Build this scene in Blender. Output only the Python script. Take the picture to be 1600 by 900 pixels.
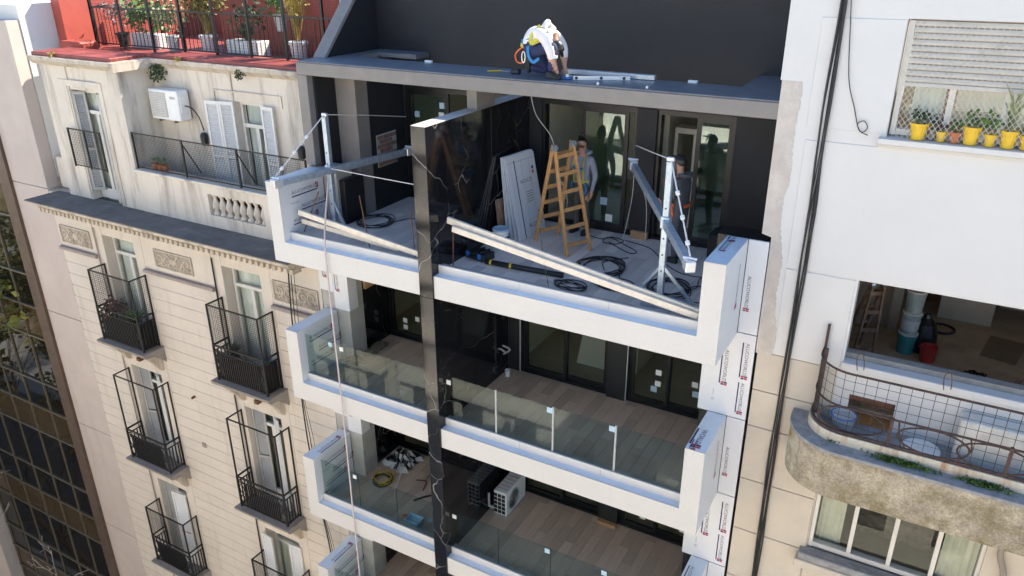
import bpy, bmesh, math, random
from mathutils import Vector, Matrix
R = math.radians
for o in list(bpy.data.objects): bpy.data.objects.remove(o)
S = bpy.context.scene
COL = S.collection
rnd = random.Random(7)

# ------------------------------------------------------------------ camera
CAM_LOC = Vector((10.4737, -9.5, 5.3162))
_p, _y, _r = R(23.748), R(29.682), R(-0.292)
_f = Vector((-math.sin(_y)*math.cos(_p), math.cos(_y)*math.cos(_p), -math.sin(_p)))
_rt = Vector((math.cos(_y), math.sin(_y), 0)); _up = _rt.cross(_f)
_c, _s = math.cos(_r), math.sin(_r)
_r2 = _c*_rt + _s*_up; _u2 = -_s*_rt + _c*_up
cam = bpy.data.objects.new('camera', bpy.data.cameras.new('camera')); COL.objects.link(cam)
m = Matrix.Identity(4)
for i in range(3):
    m[i][0] = _r2[i]; m[i][1] = _u2[i]; m[i][2] = -_f[i]; m[i][3] = CAM_LOC[i]
cam.matrix_world = m
cam.data.sensor_width = 36; cam.data.lens = 36*1212.8/1600
cam.data.clip_start = .1; cam.data.clip_end = 2000
S.camera = cam

# ------------------------------------------------------------------ sky, sun, exposure
TO_SUN = Vector((.48, .95, 1.0)).normalized()
EL = math.asin(TO_SUN.z); AZ = math.atan2(TO_SUN.x, TO_SUN.y)
w = bpy.data.worlds.new('World'); S.world = w; w.use_nodes = True
nt = w.node_tree; bg = nt.nodes['Background']
sky = nt.nodes.new('ShaderNodeTexSky'); sky.sky_type = 'NISHITA'; sky.sun_disc = False
sky.sun_elevation = EL; sky.sun_rotation = AZ; sky.air_density = 1.0; sky.dust_density = .15; sky.ozone_density = 3.0
nt.links.new(sky.outputs[0], bg.inputs[0]); bg.inputs[1].default_value = 0.125
sl = bpy.data.lights.new('sun', 'SUN'); sl.energy = 5.0; sl.angle = R(.53); sl.color = (1, .90, .76)
sun = bpy.data.objects.new('sun', sl); COL.objects.link(sun)
sun.rotation_euler = TO_SUN.to_track_quat('Z', 'Y').to_euler(); sun.location = (20, 30, 40)
S.view_settings.view_transform = 'Standard'; S.view_settings.look = 'None'
S.view_settings.exposure = 1.6; S.view_settings.gamma = 1; S.view_settings.use_curve_mapping = False
S.render.engine = 'CYCLES'
try:
    S.cycles.max_bounces = 10; S.cycles.diffuse_bounces = 6; S.cycles.glossy_bounces = 4; S.cycles.transparent_max_bounces = 16
    S.cycles.caustics_reflective = False; S.cycles.caustics_refractive = False
except Exception: pass

# ------------------------------------------------------------------ materials
MATS = {}
def node_mat(name, col, rough=.6, metal=0., var=.12, scale=6., bump=0., bscale=40., stain=None, stain_amt=.0, stain_scale=1.2, spec=.5, streak=False, fine=0.):
    """base colour varied by noise, optional stains (own shape) and fine relief"""
    m = bpy.data.materials.new(name); m.use_nodes = True
    t = m.node_tree; N = t.nodes; L = t.links; b = N['Principled BSDF']
    b.inputs['Roughness'].default_value = rough; b.inputs['Metallic'].default_value = metal
    b.inputs['Specular IOR Level'].default_value = spec
    co = N.new('ShaderNodeTexCoord')
    def noise(sc, det=5, r=.6):
        n = N.new('ShaderNodeTexNoise'); n.inputs['Scale'].default_value = sc; n.inputs['Detail'].default_value = det
        n.inputs['Roughness'].default_value = r; L.new(co.outputs['Object'], n.inputs['Vector']); return n
    def mix(a, bcol, fac, mode='MIX'):
        x = N.new('ShaderNodeMix'); x.data_type = 'RGBA'; x.blend_type = mode
        for sock, v in ((x.inputs[6], a), (x.inputs[7], bcol)):
            if isinstance(v, tuple): sock.default_value = (*v, 1)
            else: L.new(v, sock)
        if isinstance(fac, float): x.inputs[0].default_value = fac
        else: L.new(fac, x.inputs[0])
        return x.outputs[2]
    n1 = noise(scale)
    lo = tuple(max(0, c*(1-var)) for c in col); hi = tuple(min(1, c*(1+var)) for c in col)
    ra = N.new('ShaderNodeMapRange'); ra.inputs[1].default_value = .3; ra.inputs[2].default_value = .7
    L.new(n1.outputs[0], ra.inputs[0])
    c = mix(lo, hi, ra.outputs[0])
    if fine:
        n3 = noise(bscale*2, 3); r3 = N.new('ShaderNodeMapRange'); r3.inputs[1].default_value = .35; r3.inputs[2].default_value = .65
        r3.inputs[3].default_value = 1-fine; r3.inputs[4].default_value = 1.; L.new(n3.outputs[0], r3.inputs[0])
        mm = N.new('ShaderNodeMix'); mm.data_type = 'RGBA'; mm.blend_type = 'MULTIPLY'; mm.inputs[0].default_value = 1
        L.new(c, mm.inputs[6]); L.new(r3.outputs[0], mm.inputs[7]); c = mm.outputs[2]
    if stain:
        n2 = noise(stain_scale, 8, .7)
        if streak:
            mp = N.new('ShaderNodeMapping'); mp.inputs['Scale'].default_value = (1.6, 1.6, .22)
            L.new(co.outputs['Object'], mp.inputs[0]); L.new(mp.outputs[0], n2.inputs['Vector'])
        r2 = N.new('ShaderNodeMapRange'); r2.inputs[1].default_value = .62-.18*stain_amt; r2.inputs[2].default_value = .78-.1*stain_amt
        r2.inputs[4].default_value = min(1, .35+stain_amt*.6); L.new(n2.outputs[0], r2.inputs[0])
        c = mix(c, stain, r2.outputs[0])
    L.new(c, b.inputs['Base Color'])
    if bump:
        nb = noise(bscale, 4); bp = N.new('ShaderNodeBump'); bp.inputs['Strength'].default_value = bump; bp.inputs['Distance'].default_value = .01
        L.new(nb.outputs[0], bp.inputs['Height']); L.new(bp.outputs[0], b.inputs['Normal'])
    MATS[name] = m
    return m
nm = node_mat
nm('panel_blue', (.64, .72, .79), .25, var=.05, scale=4, bump=.08, bscale=9)  # pale blue, used only for the up-facing ledges and parapet caps
nm('panel_white', (.62, .605, .575), .32, var=.02, scale=1.5, stain=(.50, .48, .45), stain_amt=.10, stain_scale=1.6, streak=True, fine=.05, bscale=25)
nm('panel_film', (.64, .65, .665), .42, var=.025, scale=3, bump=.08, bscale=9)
nm('lettering_navy', (.02, .022, .10), .5, var=.1)
nm('lettering_grey', (.10, .10, .13), .5, var=.1)
nm('lettering_pale', (.38, .40, .45), .5, var=.1)
nm('lettering_red', (.55, .02, .07), .5, var=.1)
nm('grey_render', (.215, .197, .182), .7, var=.10, scale=3, bump=.15, bscale=60, stain=(.16, .15, .15), stain_amt=.3, stain_scale=1.0)
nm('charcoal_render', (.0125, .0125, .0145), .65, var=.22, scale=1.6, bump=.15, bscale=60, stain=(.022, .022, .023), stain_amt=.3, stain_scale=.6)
nm('slab_coating', (.14, .145, .16), .40, var=.18, scale=4, bump=.2, bscale=30, stain=(.20, .20, .21), stain_amt=.15, stain_scale=3)
nm('black_frame', (.010, .010, .011), .35, var=.1)
nm('beige_room', (.66, .61, .50), .8, var=.08, scale=2)
nm('room_floor', (.42, .36, .28), .6, var=.12, scale=4)
nm('raw_concrete', (.42, .40, .37), .85, var=.15, scale=4, bump=.4, bscale=50, stain=(.25, .24, .22), stain_amt=.5, stain_scale=2)
nm('exposed_brick', (.26, .15, .11), .85, var=.25, scale=9, bump=.3, bscale=40)
nm('mortar_dark', (.055, .045, .04), .8, var=.4, scale=12, bump=.3, bscale=40)
nm('plywood', (.42, .25, .12), .7, var=.15, scale=5)
nm('galvanised', (.44, .52, .60), .38, .6, var=.18, scale=14, stain=(.38, .40, .43), stain_amt=.3, stain_scale=9)
nm('bright_aluminium', (.72, .73, .75), .3, .6, var=.06, scale=8)
nm('plank_wood', (.74, .66, .54), .7, var=.12, scale=7, bump=.25, bscale=50, stain=(.42, .33, .24), stain_amt=.25, stain_scale=7)
nm('ladder_wood', (.56, .30, .12), .55, var=.18, scale=7, bump=.15, bscale=60, stain=(.36, .17, .06), stain_amt=.2, stain_scale=6)
nm('old_wood', (.26, .15, .09), .75, var=.25, scale=9, stain=(.55, .52, .48), stain_amt=.5, stain_scale=8)
nm('rust', (.13, .055, .03), .85, var=.35, scale=25)
nm('black_rubber', (.014, .015, .017), .55, var=.2, scale=20)
nm('steel_cable', (.035, .04, .048), .45, .4, var=.2, scale=40)
nm('rope_white', (.66, .64, .60), .8, var=.12, scale=60)
nm('rope_pink', (.58, .48, .45), .8, var=.2, scale=60)
nm('white_plastic', (.76, .76, .74), .4, var=.04)
nm('grey_plastic', (.42, .42, .41), .45, var=.08)
nm('dark_plastic', (.02, .022, .026), .4, var=.2)
nm('blue_plastic', (.03, .14, .42), .4, var=.15)
nm('paleblue_plastic', (.40, .56, .66), .4, var=.1)
nm('yellow_plastic', (.68, .43, .02), .45, var=.12, scale=9, stain=(.42, .25, .04), stain_amt=.3, stain_scale=9)
nm('red_plastic', (.42, .035, .03), .45, var=.15)
nm('teal_plastic', (.05, .26, .24), .45, var=.15)
nm('orange_plastic', (.70, .16, .03), .5, var=.15)
nm('terracotta', (.42, .15, .07), .8, var=.15, scale=10)
nm('dirty_white', (.60, .58, .53), .6, var=.15, scale=5, stain=(.3, .29, .26), stain_amt=.4, stain_scale=4)
nm('dusty_teal', (.34, .40, .38), .6, var=.2, scale=6, stain=(.6, .58, .52), stain_amt=.5, stain_scale=5)
nm('dust_cloth', (.16, .13, .10), .9, var=.3, scale=12)
nm('bag_black', (.012, .012, .013), .35, var=.3, scale=9)
nm('bag_white', (.55, .55, .54), .5, var=.1)
nm('cardboard', (.20, .15, .10), .85, var=.15, scale=4)
# left house
nm('cream_render', (.60, .535, .455), .85, var=.05, scale=1.2, bump=.15, bscale=60, stain=(.40, .345, .285), stain_amt=.5, stain_scale=1.4, streak=True)
nm('attic_render', (.62, .56, .475), .85, var=.07, scale=1.6, bump=.25, bscale=45, stain=(.15, .125, .10), stain_amt=.60, stain_scale=1.6, streak=True)
nm('cream_trim', (.52, .45, .36), .85, var=.12, scale=3, bump=.3, bscale=40, stain=(.19, .15, .11), stain_amt=.8, stain_scale=2.2, streak=True)
nm('mauve_trim', (.33, .27, .24), .85, var=.12, scale=4)
nm('cornice_top', (.13, .12, .11), .9, var=.25, scale=2.5, bump=.4, bscale=25, stain=(.30, .28, .25), stain_amt=.4, stain_scale=1.6)
nm('sooty_stone', (.27, .235, .20), .9, var=.22, scale=5, bump=.35, bscale=30, stain=(.12, .10, .085), stain_amt=.5, stain_scale=5)
nm('sooty_light', (.36, .31, .25), .9, var=.2, scale=6, bump=.3, bscale=30, stain=(.16, .135, .11), stain_amt=.5, stain_scale=7)
nm('red_paint', (.38, .072, .048), .6, var=.14, scale=3, bump=.2, bscale=30, stain=(.27, .05, .04), stain_amt=.35, stain_scale=3)
nm('red_cap', (.25, .05, .04), .55, var=.15, scale=4, stain=(.5, .2, .15), stain_amt=.25, stain_scale=4)
nm('iron_black', (.012, .012, .013), .5, .2, var=.2, scale=20)
nm('shutter_white', (.66, .65, .62), .55, var=.06, scale=5, stain=(.4, .37, .33), stain_amt=.3, stain_scale=5)
nm('shutter_grey', (.34, .34, .33), .55, var=.08, scale=5)
nm('window_white', (.62, .60, .55), .5, var=.06, scale=6)
nm('curtain', (.62, .62, .58), .9, var=.06, scale=3)
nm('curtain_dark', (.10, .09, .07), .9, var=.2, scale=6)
nm('curtain_cream', (.52, .50, .40), .9, var=.1, scale=6)
# right house
nm('white_paint', (.605, .595, .575), .75, var=.025, scale=1.2, bump=.08, bscale=50, stain=(.52, .505, .48), stain_amt=.25, stain_scale=.9, streak=True)
nm('peeled_plaster', (.50, .45, .40), .9, var=.15, scale=3, bump=.4, bscale=30, stain=(.66, .64, .60), stain_amt=.4, stain_scale=2.5)
nm('beige_stone', (.54, .48, .395), .88, var=.07, scale=2, bump=.25, bscale=45, stain=(.36, .31, .25), stain_amt=.25, stain_scale=1.6, streak=True)
nm('mossy_concrete', (.45, .39, .29), .92, var=.30, scale=3.5, bump=.9, bscale=22, stain=(.15, .11, .035), stain_amt=.9, stain_scale=2.6, fine=.40)
nm('ledge_top', (.26, .26, .26), .92, var=.25, scale=8, bump=.5, bscale=30, stain=(.42, .41, .40), stain_amt=.5, stain_scale=7)
nm('lichen', (.40, .36, .28), .95, var=.3, scale=9, bump=.5, bscale=40, stain=(.22, .155, .025), stain_amt=1.0, stain_scale=3)
nm('flaking_lime', (.58, .53, .42), .9, var=.15, scale=6, bump=.5, bscale=30, stain=(.38, .15, .03), stain_amt=.7, stain_scale=5, streak=True)
nm('net_cord', (.55, .54, .50), .8, var=.1)
nm('rusty_iron', (.07, .045, .04), .75, .3, var=.4, scale=14, stain=(.16, .06, .035), stain_amt=.5, stain_scale=10)
nm('roller_slat', (.57, .545, .50), .7, var=.08, scale=5, stain=(.24, .21, .18), stain_amt=.4, stain_scale=6)
nm('cement_wet', (.26, .25, .23), .9, var=.2, scale=5, bump=.3, bscale=30)
nm('room_brown', (.34, .27, .19), .9, var=.15, scale=2)
nm('room_dim', (.50, .43, .33), .9, var=.15, scale=2)
nm('dust_floor', (.42, .33, .23), .9, var=.15, scale=3, stain=(.18, .14, .10), stain_amt=.4, stain_scale=2)
# office block, street
nm('pink_concrete', (.50, .425, .375), .85, var=.07, scale=1.2, bump=.2, bscale=50, stain=(.32, .26, .23), stain_amt=.35, stain_scale=1.0, streak=True)
nm('bronze_frame', (.11, .075, .055), .5, .2, var=.2, scale=5)
nm('mullion', (.15, .125, .085), .5, .3, var=.1)
nm('asphalt', (.05, .05, .052), .9, var=.15, scale=2)
nm('pavement', (.26, .25, .23), .9, var=.12, scale=2)
nm('facade_warm', (.76, .69, .59), .85, var=.06, scale=.6, stain=(.5, .44, .36), stain_amt=.2, stain_scale=.5)
nm('facade_white', (.80, .765, .70), .85, var=.05, scale=.6)
nm('twig', (.30, .265, .225), .9, var=.2, scale=20)
nm('bark', (.12, .10, .085), .9, var=.3, scale=20, bump=.5, bscale=40)
# people
nm('skin', (.48, .27, .19), .55, var=.06, scale=12)
nm('hair_dark', (.02, .016, .013), .6, var=.2, scale=30)
nm('hoodie_grey', (.30, .31, .37), .9, var=.10, scale=14, bump=.3, bscale=60)
nm('trouser_olive', (.095, .085, .07), .9, var=.15, scale=14, bump=.3, bscale=60)
nm('jacket_charcoal', (.085, .088, .10), .85, var=.15, scale=14, bump=.3, bscale=60)
nm('shirt_white', (.74, .70, .69), .9, var=.05, scale=12, bump=.3, bscale=40)
nm('trouser_navy', (.025, .03, .085), .9, var=.15, scale=12, bump=.3, bscale=50)
nm('boot_black', (.02, .02, .02), .6, var=.2)
nm('harness_yellow', (.50, .46, .06), .7, var=.08)
nm('harness_blue', (.02, .18, .42), .7, var=.1)
nm('harness_orange', (.72, .13, .03), .7, var=.1)
nm('reflective', (.75, .76, .76), .4, var=.03)

def veg(name, col, var=.35, sc=5):
    m = node_mat(name, col, .6, var=var, scale=sc)
    return m
veg('leaf_green', (.09, .17, .03)); veg('leaf_dark', (.03, .06, .018)); veg('leaf_olive', (.19, .16, .025)); veg('leaf_pale', (.24, .27, .14))
veg('leaf_grey', (.20, .18, .17)); veg('straw', (.36, .27, .06)); veg('petal_pink', (.6, .05, .2)); veg('petal_white', (.7, .68, .62))
veg('leaf_brown', (.10, .055, .03)); veg('moss_green', (.06, .12, .015)); veg('leaf_red', (.10, .05, .04)); veg('tree_leaf', (.16, .17, .03))

def marble(name):
    m = bpy.data.materials.new(name); m.use_nodes = True
    t = m.node_tree; N = t.nodes; L = t.links; b = N['Principled BSDF']
    co = N.new('ShaderNodeTexCoord'); d = N.new('ShaderNodeTexNoise'); d.inputs['Scale'].default_value = 1.0; d.inputs['Detail'].default_value = 3
    L.new(co.outputs['Object'], d.inputs['Vector'])
    ad = N.new('ShaderNodeMix'); ad.data_type = 'VECTOR'; ad.inputs[0].default_value = .42
    L.new(co.outputs['Object'], ad.inputs[4]); L.new(d.outputs['Color'], ad.inputs[5])
    cols = []
    for sc, wd, br in ((1.35, .007, .36), (2.9, .006, .09)):
        v = N.new('ShaderNodeTexVoronoi'); v.feature = 'DISTANCE_TO_EDGE'; v.inputs['Scale'].default_value = sc
        L.new(ad.outputs[1], v.inputs['Vector'])
        r = N.new('ShaderNodeMapRange'); r.inputs[1].default_value = 0; r.inputs[2].default_value = wd; r.inputs[3].default_value = br; r.inputs[4].default_value = 0
        L.new(v.outputs['Distance'], r.inputs[0])
        k = N.new('ShaderNodeTexNoise'); k.inputs['Scale'].default_value = 1.3 if sc < 2 else 2.3; L.new(co.outputs['Object'], k.inputs['Vector'])
        k2 = N.new('ShaderNodeMapRange'); k2.inputs[1].default_value = .42; k2.inputs[2].default_value = .60; L.new(k.outputs[0], k2.inputs[0])
        mu = N.new('ShaderNodeMath'); mu.operation = 'MULTIPLY'; L.new(r.outputs[0], mu.inputs[0]); L.new(k2.outputs[0], mu.inputs[1]); cols.append(mu)
    s = N.new('ShaderNodeMath'); s.operation = 'ADD'; L.new(cols[0].outputs[0], s.inputs[0]); L.new(cols[1].outputs[0], s.inputs[1])
    mx = N.new('ShaderNodeMix'); mx.data_type = 'RGBA'; L.new(s.outputs[0], mx.inputs[0])
    mx.inputs[6].default_value = (.010, .010, .012, 1); mx.inputs[7].default_value = (.75, .70, .63, 1)
    L.new(mx.outputs[2], b.inputs['Base Color']); b.inputs['Roughness'].default_value = .06; b.inputs['Specular IOR Level'].default_value = .5
    MATS[name] = m
marble('black_marble')

def glass(name, tint, refl_rough=.0, base=.0, rc=(.5, .52, .51)):
    m = bpy.data.materials.new(name); m.use_nodes = True
    t = m.node_tree; N = t.nodes; L = t.links; N.remove(N['Principled BSDF'])
    tr = N.new('ShaderNodeBsdfTransparent'); tr.inputs[0].default_value = (*tint, 1)
    gl = N.new('ShaderNodeBsdfGlossy'); gl.inputs['Roughness'].default_value = refl_rough; gl.inputs[0].default_value = (*rc, 1)
    ge = N.new('ShaderNodeNewGeometry'); dt = N.new('ShaderNodeVectorMath'); dt.operation = 'DOT_PRODUCT'; L.new(ge.outputs['Normal'], dt.inputs[0]); L.new(ge.outputs['Incoming'], dt.inputs[1])
    def mth(op, a, b=None):
        x = N.new('ShaderNodeMath'); x.operation = op
        for i_, v in ((0, a), (1, b)):
            if v is None: continue
            if isinstance(v, (int, float)): x.inputs[i_].default_value = v
            else: L.new(v, x.inputs[i_])
        return x.outputs[0]
    # Schlick reflectance, the same from both faces of the pane
    sch = mth('ADD', mth('MULTIPLY', mth('POWER', mth('SUBTRACT', 1., mth('ABSOLUTE', dt.outputs['Value'])), 5.), .96), .04+base)
    ad = N.new('ShaderNodeMath'); ad.operation = 'MINIMUM'; ad.inputs[1].default_value = 1.; L.new(sch, ad.inputs[0])
    mx = N.new('ShaderNodeMixShader'); L.new(ad.outputs[0], mx.inputs[0]); L.new(tr.outputs[0], mx.inputs[1]); L.new(gl.outputs[0], mx.inputs[2])
    L.new(mx.outputs[0], N['Material Output'].inputs[0]); MATS[name] = m
glass('clear_glass', (.94, .97, .96)); glass('balcony_glass', (.82, .89, .88), rc=(.45, .48, .47)); glass('door_glass', (.84, .87, .83), base=.0, rc=(.7, .74, .72))
glass('green_glass', (.72, .86, .81), base=.05, rc=(.95, 1, .98))
nm('bronze_glass', (.012, .010, .007), .03, var=.1, spec=.42)
nm('spandrel_glass', (.060, .040, .018), .08, var=.25, scale=.6, spec=.35)
nm('window_dark', (.02, .022, .024), .05, var=.2, spec=.8)

def floor_tile(name, a, b_):
    m = bpy.data.materials.new(name); m.use_nodes = True
    t = m.node_tree; N = t.nodes; L = t.links; b = N['Principled BSDF']; b.inputs['Roughness'].default_value = .5
    co = N.new('ShaderNodeTexCoord'); oi = N.new('ShaderNodeObjectInfo')
    mp = N.new('ShaderNodeMapping'); mp.inputs['Scale'].default_value = (26, 3, 3); L.new(co.outputs['Object'], mp.inputs[0])
    n = N.new('ShaderNodeTexNoise'); n.inputs['Scale'].default_value = 1; n.inputs['Detail'].default_value = 5
    ad = N.new('ShaderNodeVectorMath'); ad.operation = 'ADD'; L.new(mp.outputs[0], ad.inputs[0]); L.new(oi.outputs['Location'], ad.inputs[1]); L.new(ad.outputs[0], n.inputs['Vector'])
    mx = N.new('ShaderNodeMix'); mx.data_type = 'RGBA'; L.new(n.outputs[0], mx.inputs[0]); mx.inputs[6].default_value = (*a, 1); mx.inputs[7].default_value = (*b_, 1)
    h = N.new('ShaderNodeHueSaturation'); L.new(mx.outputs[2], h.inputs['Color'])
    mr = N.new('ShaderNodeMapRange'); mr.inputs[3].default_value = .82; mr.inputs[4].default_value = 1.16; L.new(oi.outputs['Random'], mr.inputs[0]); L.new(mr.outputs[0], h.inputs['Value'])
    L.new(h.outputs[0], b.inputs['Base Color']); MATS[name] = m
floor_tile('tile_dusty', (.68, .58, .50), (.78, .68, .60)); floor_tile('tile_brown', (.48, .345, .25), (.62, .465, .35))

# ------------------------------------------------------------------ mesh helpers
ORG = {}
def basis(d, up=(0, 0, 1)):
    d = Vector(d).normalized(); u = Vector(up)
    if abs(d.dot(u.normalized())) > .98: u = Vector((0, 1, 0))
    a = d.cross(u).normalized(); b = a.cross(d).normalized()
    return d, a, b
class MB:
    def __init__(s): s.v = []; s.f = []; s.m = []
    def add(s, vs, fs, mi=0):
        k = len(s.v); s.v += [tuple(x) for x in vs]; s.f += [tuple(i+k for i in f) for f in fs]; s.m += [mi]*len(fs); return s
    def box(s, x0, x1, y0, y1, z0, z1, mi=0):
        if x1 < x0: x0, x1 = x1, x0
        if y1 < y0: y0, y1 = y1, y0
        if z1 < z0: z0, z1 = z1, z0
        return s.add([(x0, y0, z0), (x1, y0, z0), (x1, y1, z0), (x0, y1, z0), (x0, y0, z1), (x1, y0, z1), (x1, y1, z1), (x0, y1, z1)],
                     [(0, 3, 2, 1), (4, 5, 6, 7), (0, 1, 5, 4), (1, 2, 6, 5), (2, 3, 7, 6), (3, 0, 4, 7)], mi)
    def bar(s, a, b, w, h=None, up=(0, 0, 1), mi=0):
        a = Vector(a); b = Vector(b); h = h or w; d, e, g = basis(b-a, up); e = e*w/2; g = g*h/2
        vs = [a-e-g, a+e-g, a+e+g, a-e+g, b-e-g, b+e-g, b+e+g, b-e+g]
        return s.add(vs, [(0, 1, 2, 3), (4, 7, 6, 5), (0, 4, 5, 1), (1, 5, 6, 2), (2, 6, 7, 3), (3, 7, 4, 0)], mi)
    def tube(s, pts, r, n=6, mi=0, closed=False):
        pts = [Vector(p) for p in pts]; rs = r if isinstance(r, (list, tuple)) else [r]*len(pts); vs = []; fs = []
        K = len(pts); prev = None
        for i, p in enumerate(pts):
            if closed: d = pts[(i+1) % K]-pts[i-1]
            else: d = pts[min(i+1, K-1)]-pts[max(i-1, 0)]
            if d.length < 1e-9: d = Vector((0, 0, 1))
            d.normalize()
            if prev is None: _, a, b = basis(d)
            else:
                a = prev-d*prev.dot(d)
                if a.length < 1e-6: _, a, b = basis(d)
                a.normalize(); b = a.cross(d)
            prev = a
            for j in range(n):
                t = 2*math.pi*j/n; vs.append(p+a*math.cos(t)*rs[i]+b*math.sin(t)*rs[i])
        for i in range(K if closed else K-1):
            for j in range(n):
                q = (i+1) % K; fs.append((i*n+j, i*n+(j+1) % n, q*n+(j+1) % n, q*n+j))
        if not closed: fs += [tuple(range(n))[::-1], tuple((K-1)*n+j for j in range(n))]
        return s.add(vs, fs, mi)
    def lathe(s, c, prof, n=16, mi=0, axis=(0, 0, 1)):
        c = Vector(c); d, a, b = basis(axis, (0, 1, 0) if abs(axis[2]) > .9 else (0, 0, 1)); vs = []; fs = []
        for r, z in prof:
            for j in range(n):
                t = 2*math.pi*j/n; vs.append(c+d*z+(a*math.cos(t)+b*math.sin(t))*r)
        for i in range(len(prof)-1):
            for j in range(n): fs.append((i*n+j, i*n+(j+1) % n, (i+1)*n+(j+1) % n, (i+1)*n+j))
        if prof[0][0] > 1e-4: fs.append(tuple(range(n))[::-1])
        if prof[-1][0] > 1e-4: fs.append(tuple((len(prof)-1)*n+j for j in range(n)))
        return s.add(vs, fs, mi)
    def prism(s, poly, ax, a0, a1, mi=0):
        """poly: 2D outline; ax: axis of extrusion"""
        def P(p, t): return {'x': (t, p[0], p[1]), 'y': (p[0], t, p[1]), 'z': (p[0], p[1], t)}[ax]
        n = len(poly); vs = [P(p, a0) for p in poly]+[P(p, a1) for p in poly]
        fs = [tuple(range(n))[::-1], tuple(range(n, 2*n))]+[(i, (i+1) % n, n+(i+1) % n, n+i) for i in range(n)]
        return s.add(vs, fs, mi)
    def quad(s, a, b, c, d, mi=0): return s.add([a, b, c, d], [(0, 1, 2, 3)], mi)
    def build(s, name, mat, parent=None, smooth=False, bevel=0., origin=None, seg=1):
        v = s.v
        if parent is not None: o0 = ORG[parent.name]
        elif origin is not None: o0 = Vector(origin)
        else:
            xs = [p[0] for p in v]; ys = [p[1] for p in v]; zs = [p[2] for p in v]
            o0 = Vector(((min(xs)+max(xs))/2, (min(ys)+max(ys))/2, min(zs)))
        me = bpy.data.meshes.new(name); me.from_pydata([(p[0]-o0[0], p[1]-o0[1], p[2]-o0[2]) for p in v], [], s.f)
        ms = mat if isinstance(mat, (list, tuple)) else [mat]
        for x in ms: me.materials.append(MATS[x])
        if len(ms) > 1: me.polygons.foreach_set('material_index', s.m)
        bm = bmesh.new(); bm.from_mesh(me); bmesh.ops.recalc_face_normals(bm, faces=bm.faces)
        if bevel: bmesh.ops.bevel(bm, geom=bm.edges[:], offset=bevel, segments=seg, affect='EDGES', clamp_overlap=True)
        bm.to_mesh(me); bm.free()
        if smooth: me.polygons.foreach_set('use_smooth', [True]*len(me.polygons))
        me.update()
        o = bpy.data.objects.new(name, me); COL.objects.link(o)
        if parent is not None: o.parent = parent
        else: o.location = o0
        ORG[o.name] = o0
        return o
def tag(o, label=None, cat=None, group=None, kind=None):
    if label: o['label'] = label
    if cat: o['category'] = cat
    if group: o['group'] = group
    if kind: o['kind'] = kind
    return o
def thing(name, loc, label, cat, group=None):
    o = bpy.data.objects.new(name, None); COL.objects.link(o); o.location = loc; o.empty_display_size = .2
    ORG[o.name] = Vector(loc); return tag(o, label, cat, group)
def part(parent, name, mat, *boxes, **k):
    m = MB()
    for b in boxes: m.box(*b)
    return m.build(name, mat, parent, **k)
def one(name, mat, label, cat, mb, group=None, **k): return tag(mb.build(name, mat, None, **k), label, cat, group)
def share(src, name, parent, loc, rot=None, scale=None):
    """another object on the mesh of src, placed in world coordinates"""
    o = bpy.data.objects.new(name, src); COL.objects.link(o); o.parent = parent
    o.location = Vector(loc)-(ORG[parent.name] if parent else Vector()); ORG[o.name] = Vector(loc)
    if rot: o.rotation_euler = rot
    if scale: o.scale = scale
    return o
def unit_box(name, sx, sy, sz, mat, bevel=0.):
    m = MB().box(-sx/2, sx/2, -sy/2, sy/2, -sz, 0); o = m.build(name, mat, None, origin=(0, 0, 0), bevel=bevel); me = o.data
    bpy.data.objects.remove(o); return me
def catmull(pts, k=6):
    pts = [Vector(p) for p in pts]; out = []
    for i in range(len(pts)-1):
        p0 = pts[max(i-1, 0)]; p1 = pts[i]; p2 = pts[i+1]; p3 = pts[min(i+2, len(pts)-1)]
        for j in range(k):
            t = j/k; out.append(.5*((2*p1)+(p2-p0)*t+(2*p0-5*p1+4*p2-p3)*t*t+(3*p1-p0-3*p2+p3)*t**3))
    return out+[pts[-1]]
# lettering: font outline turned into a mesh, laid flat on its panel
_TXT = {}
def text_mesh(txt):
    if txt in _TXT: return _TXT[txt]
    cu = bpy.data.curves.new('t', 'FONT'); cu.body = txt; cu.size = 1; cu.resolution_u = 3
    o = bpy.data.objects.new('t', cu); COL.objects.link(o); bpy.context.view_layer.update()
    dg = bpy.context.evaluated_depsgraph_get(); me = bpy.data.meshes.new_from_object(o.evaluated_get(dg))
    bpy.data.objects.remove(o)
    vs = [v.co.copy() for v in me.vertices]; w = max(v.x for v in vs); fs = [tuple(p.vertices) for p in me.polygons]
    _TXT[txt] = (vs, fs, w); return _TXT[txt]
def lettering(parent, pos, t, u, length, txt='ALUCOWORLD', bar=True, logo=True, mats=('lettering_grey', 'lettering_navy', 'lettering_red'), lift=.003, name='printed_lettering'):
    """brand-style print: word, logo squares and underline bar. pos = start of baseline, t = reading direction, u = letter-up"""
    vs, fs, wd = text_mesh(txt); t = Vector(t); u = Vector(u); n = t.cross(u); p = Vector(pos)+n*lift
    sc = length/wd; m = MB(); m.add([p+t*v.x*sc+u*v.y*sc for v in vs], fs, 0)
    h = .72*sc
    def q(x0, x1, y0, y1, mi): m.quad(p+t*x0+u*y0, p+t*x1+u*y0, p+t*x1+u*y1, p+t*x0+u*y1, mi)
    if logo:
        a = length+.1*h; g = h*.62
        q(a, a+g*.8, .5*h, 1.3*h, 1); q(a+g, a+1.8*g, .5*h, 1.3*h, 2); q(a, a+g*.8, -.4*h, .4*h, 2); q(a+g, a+1.8*g, -.4*h, .4*h, 1)
    if bar: q(0, length*1.08, -.95*h, -.6*h, 1)
    return m.build(name, list(mats), parent)
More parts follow.
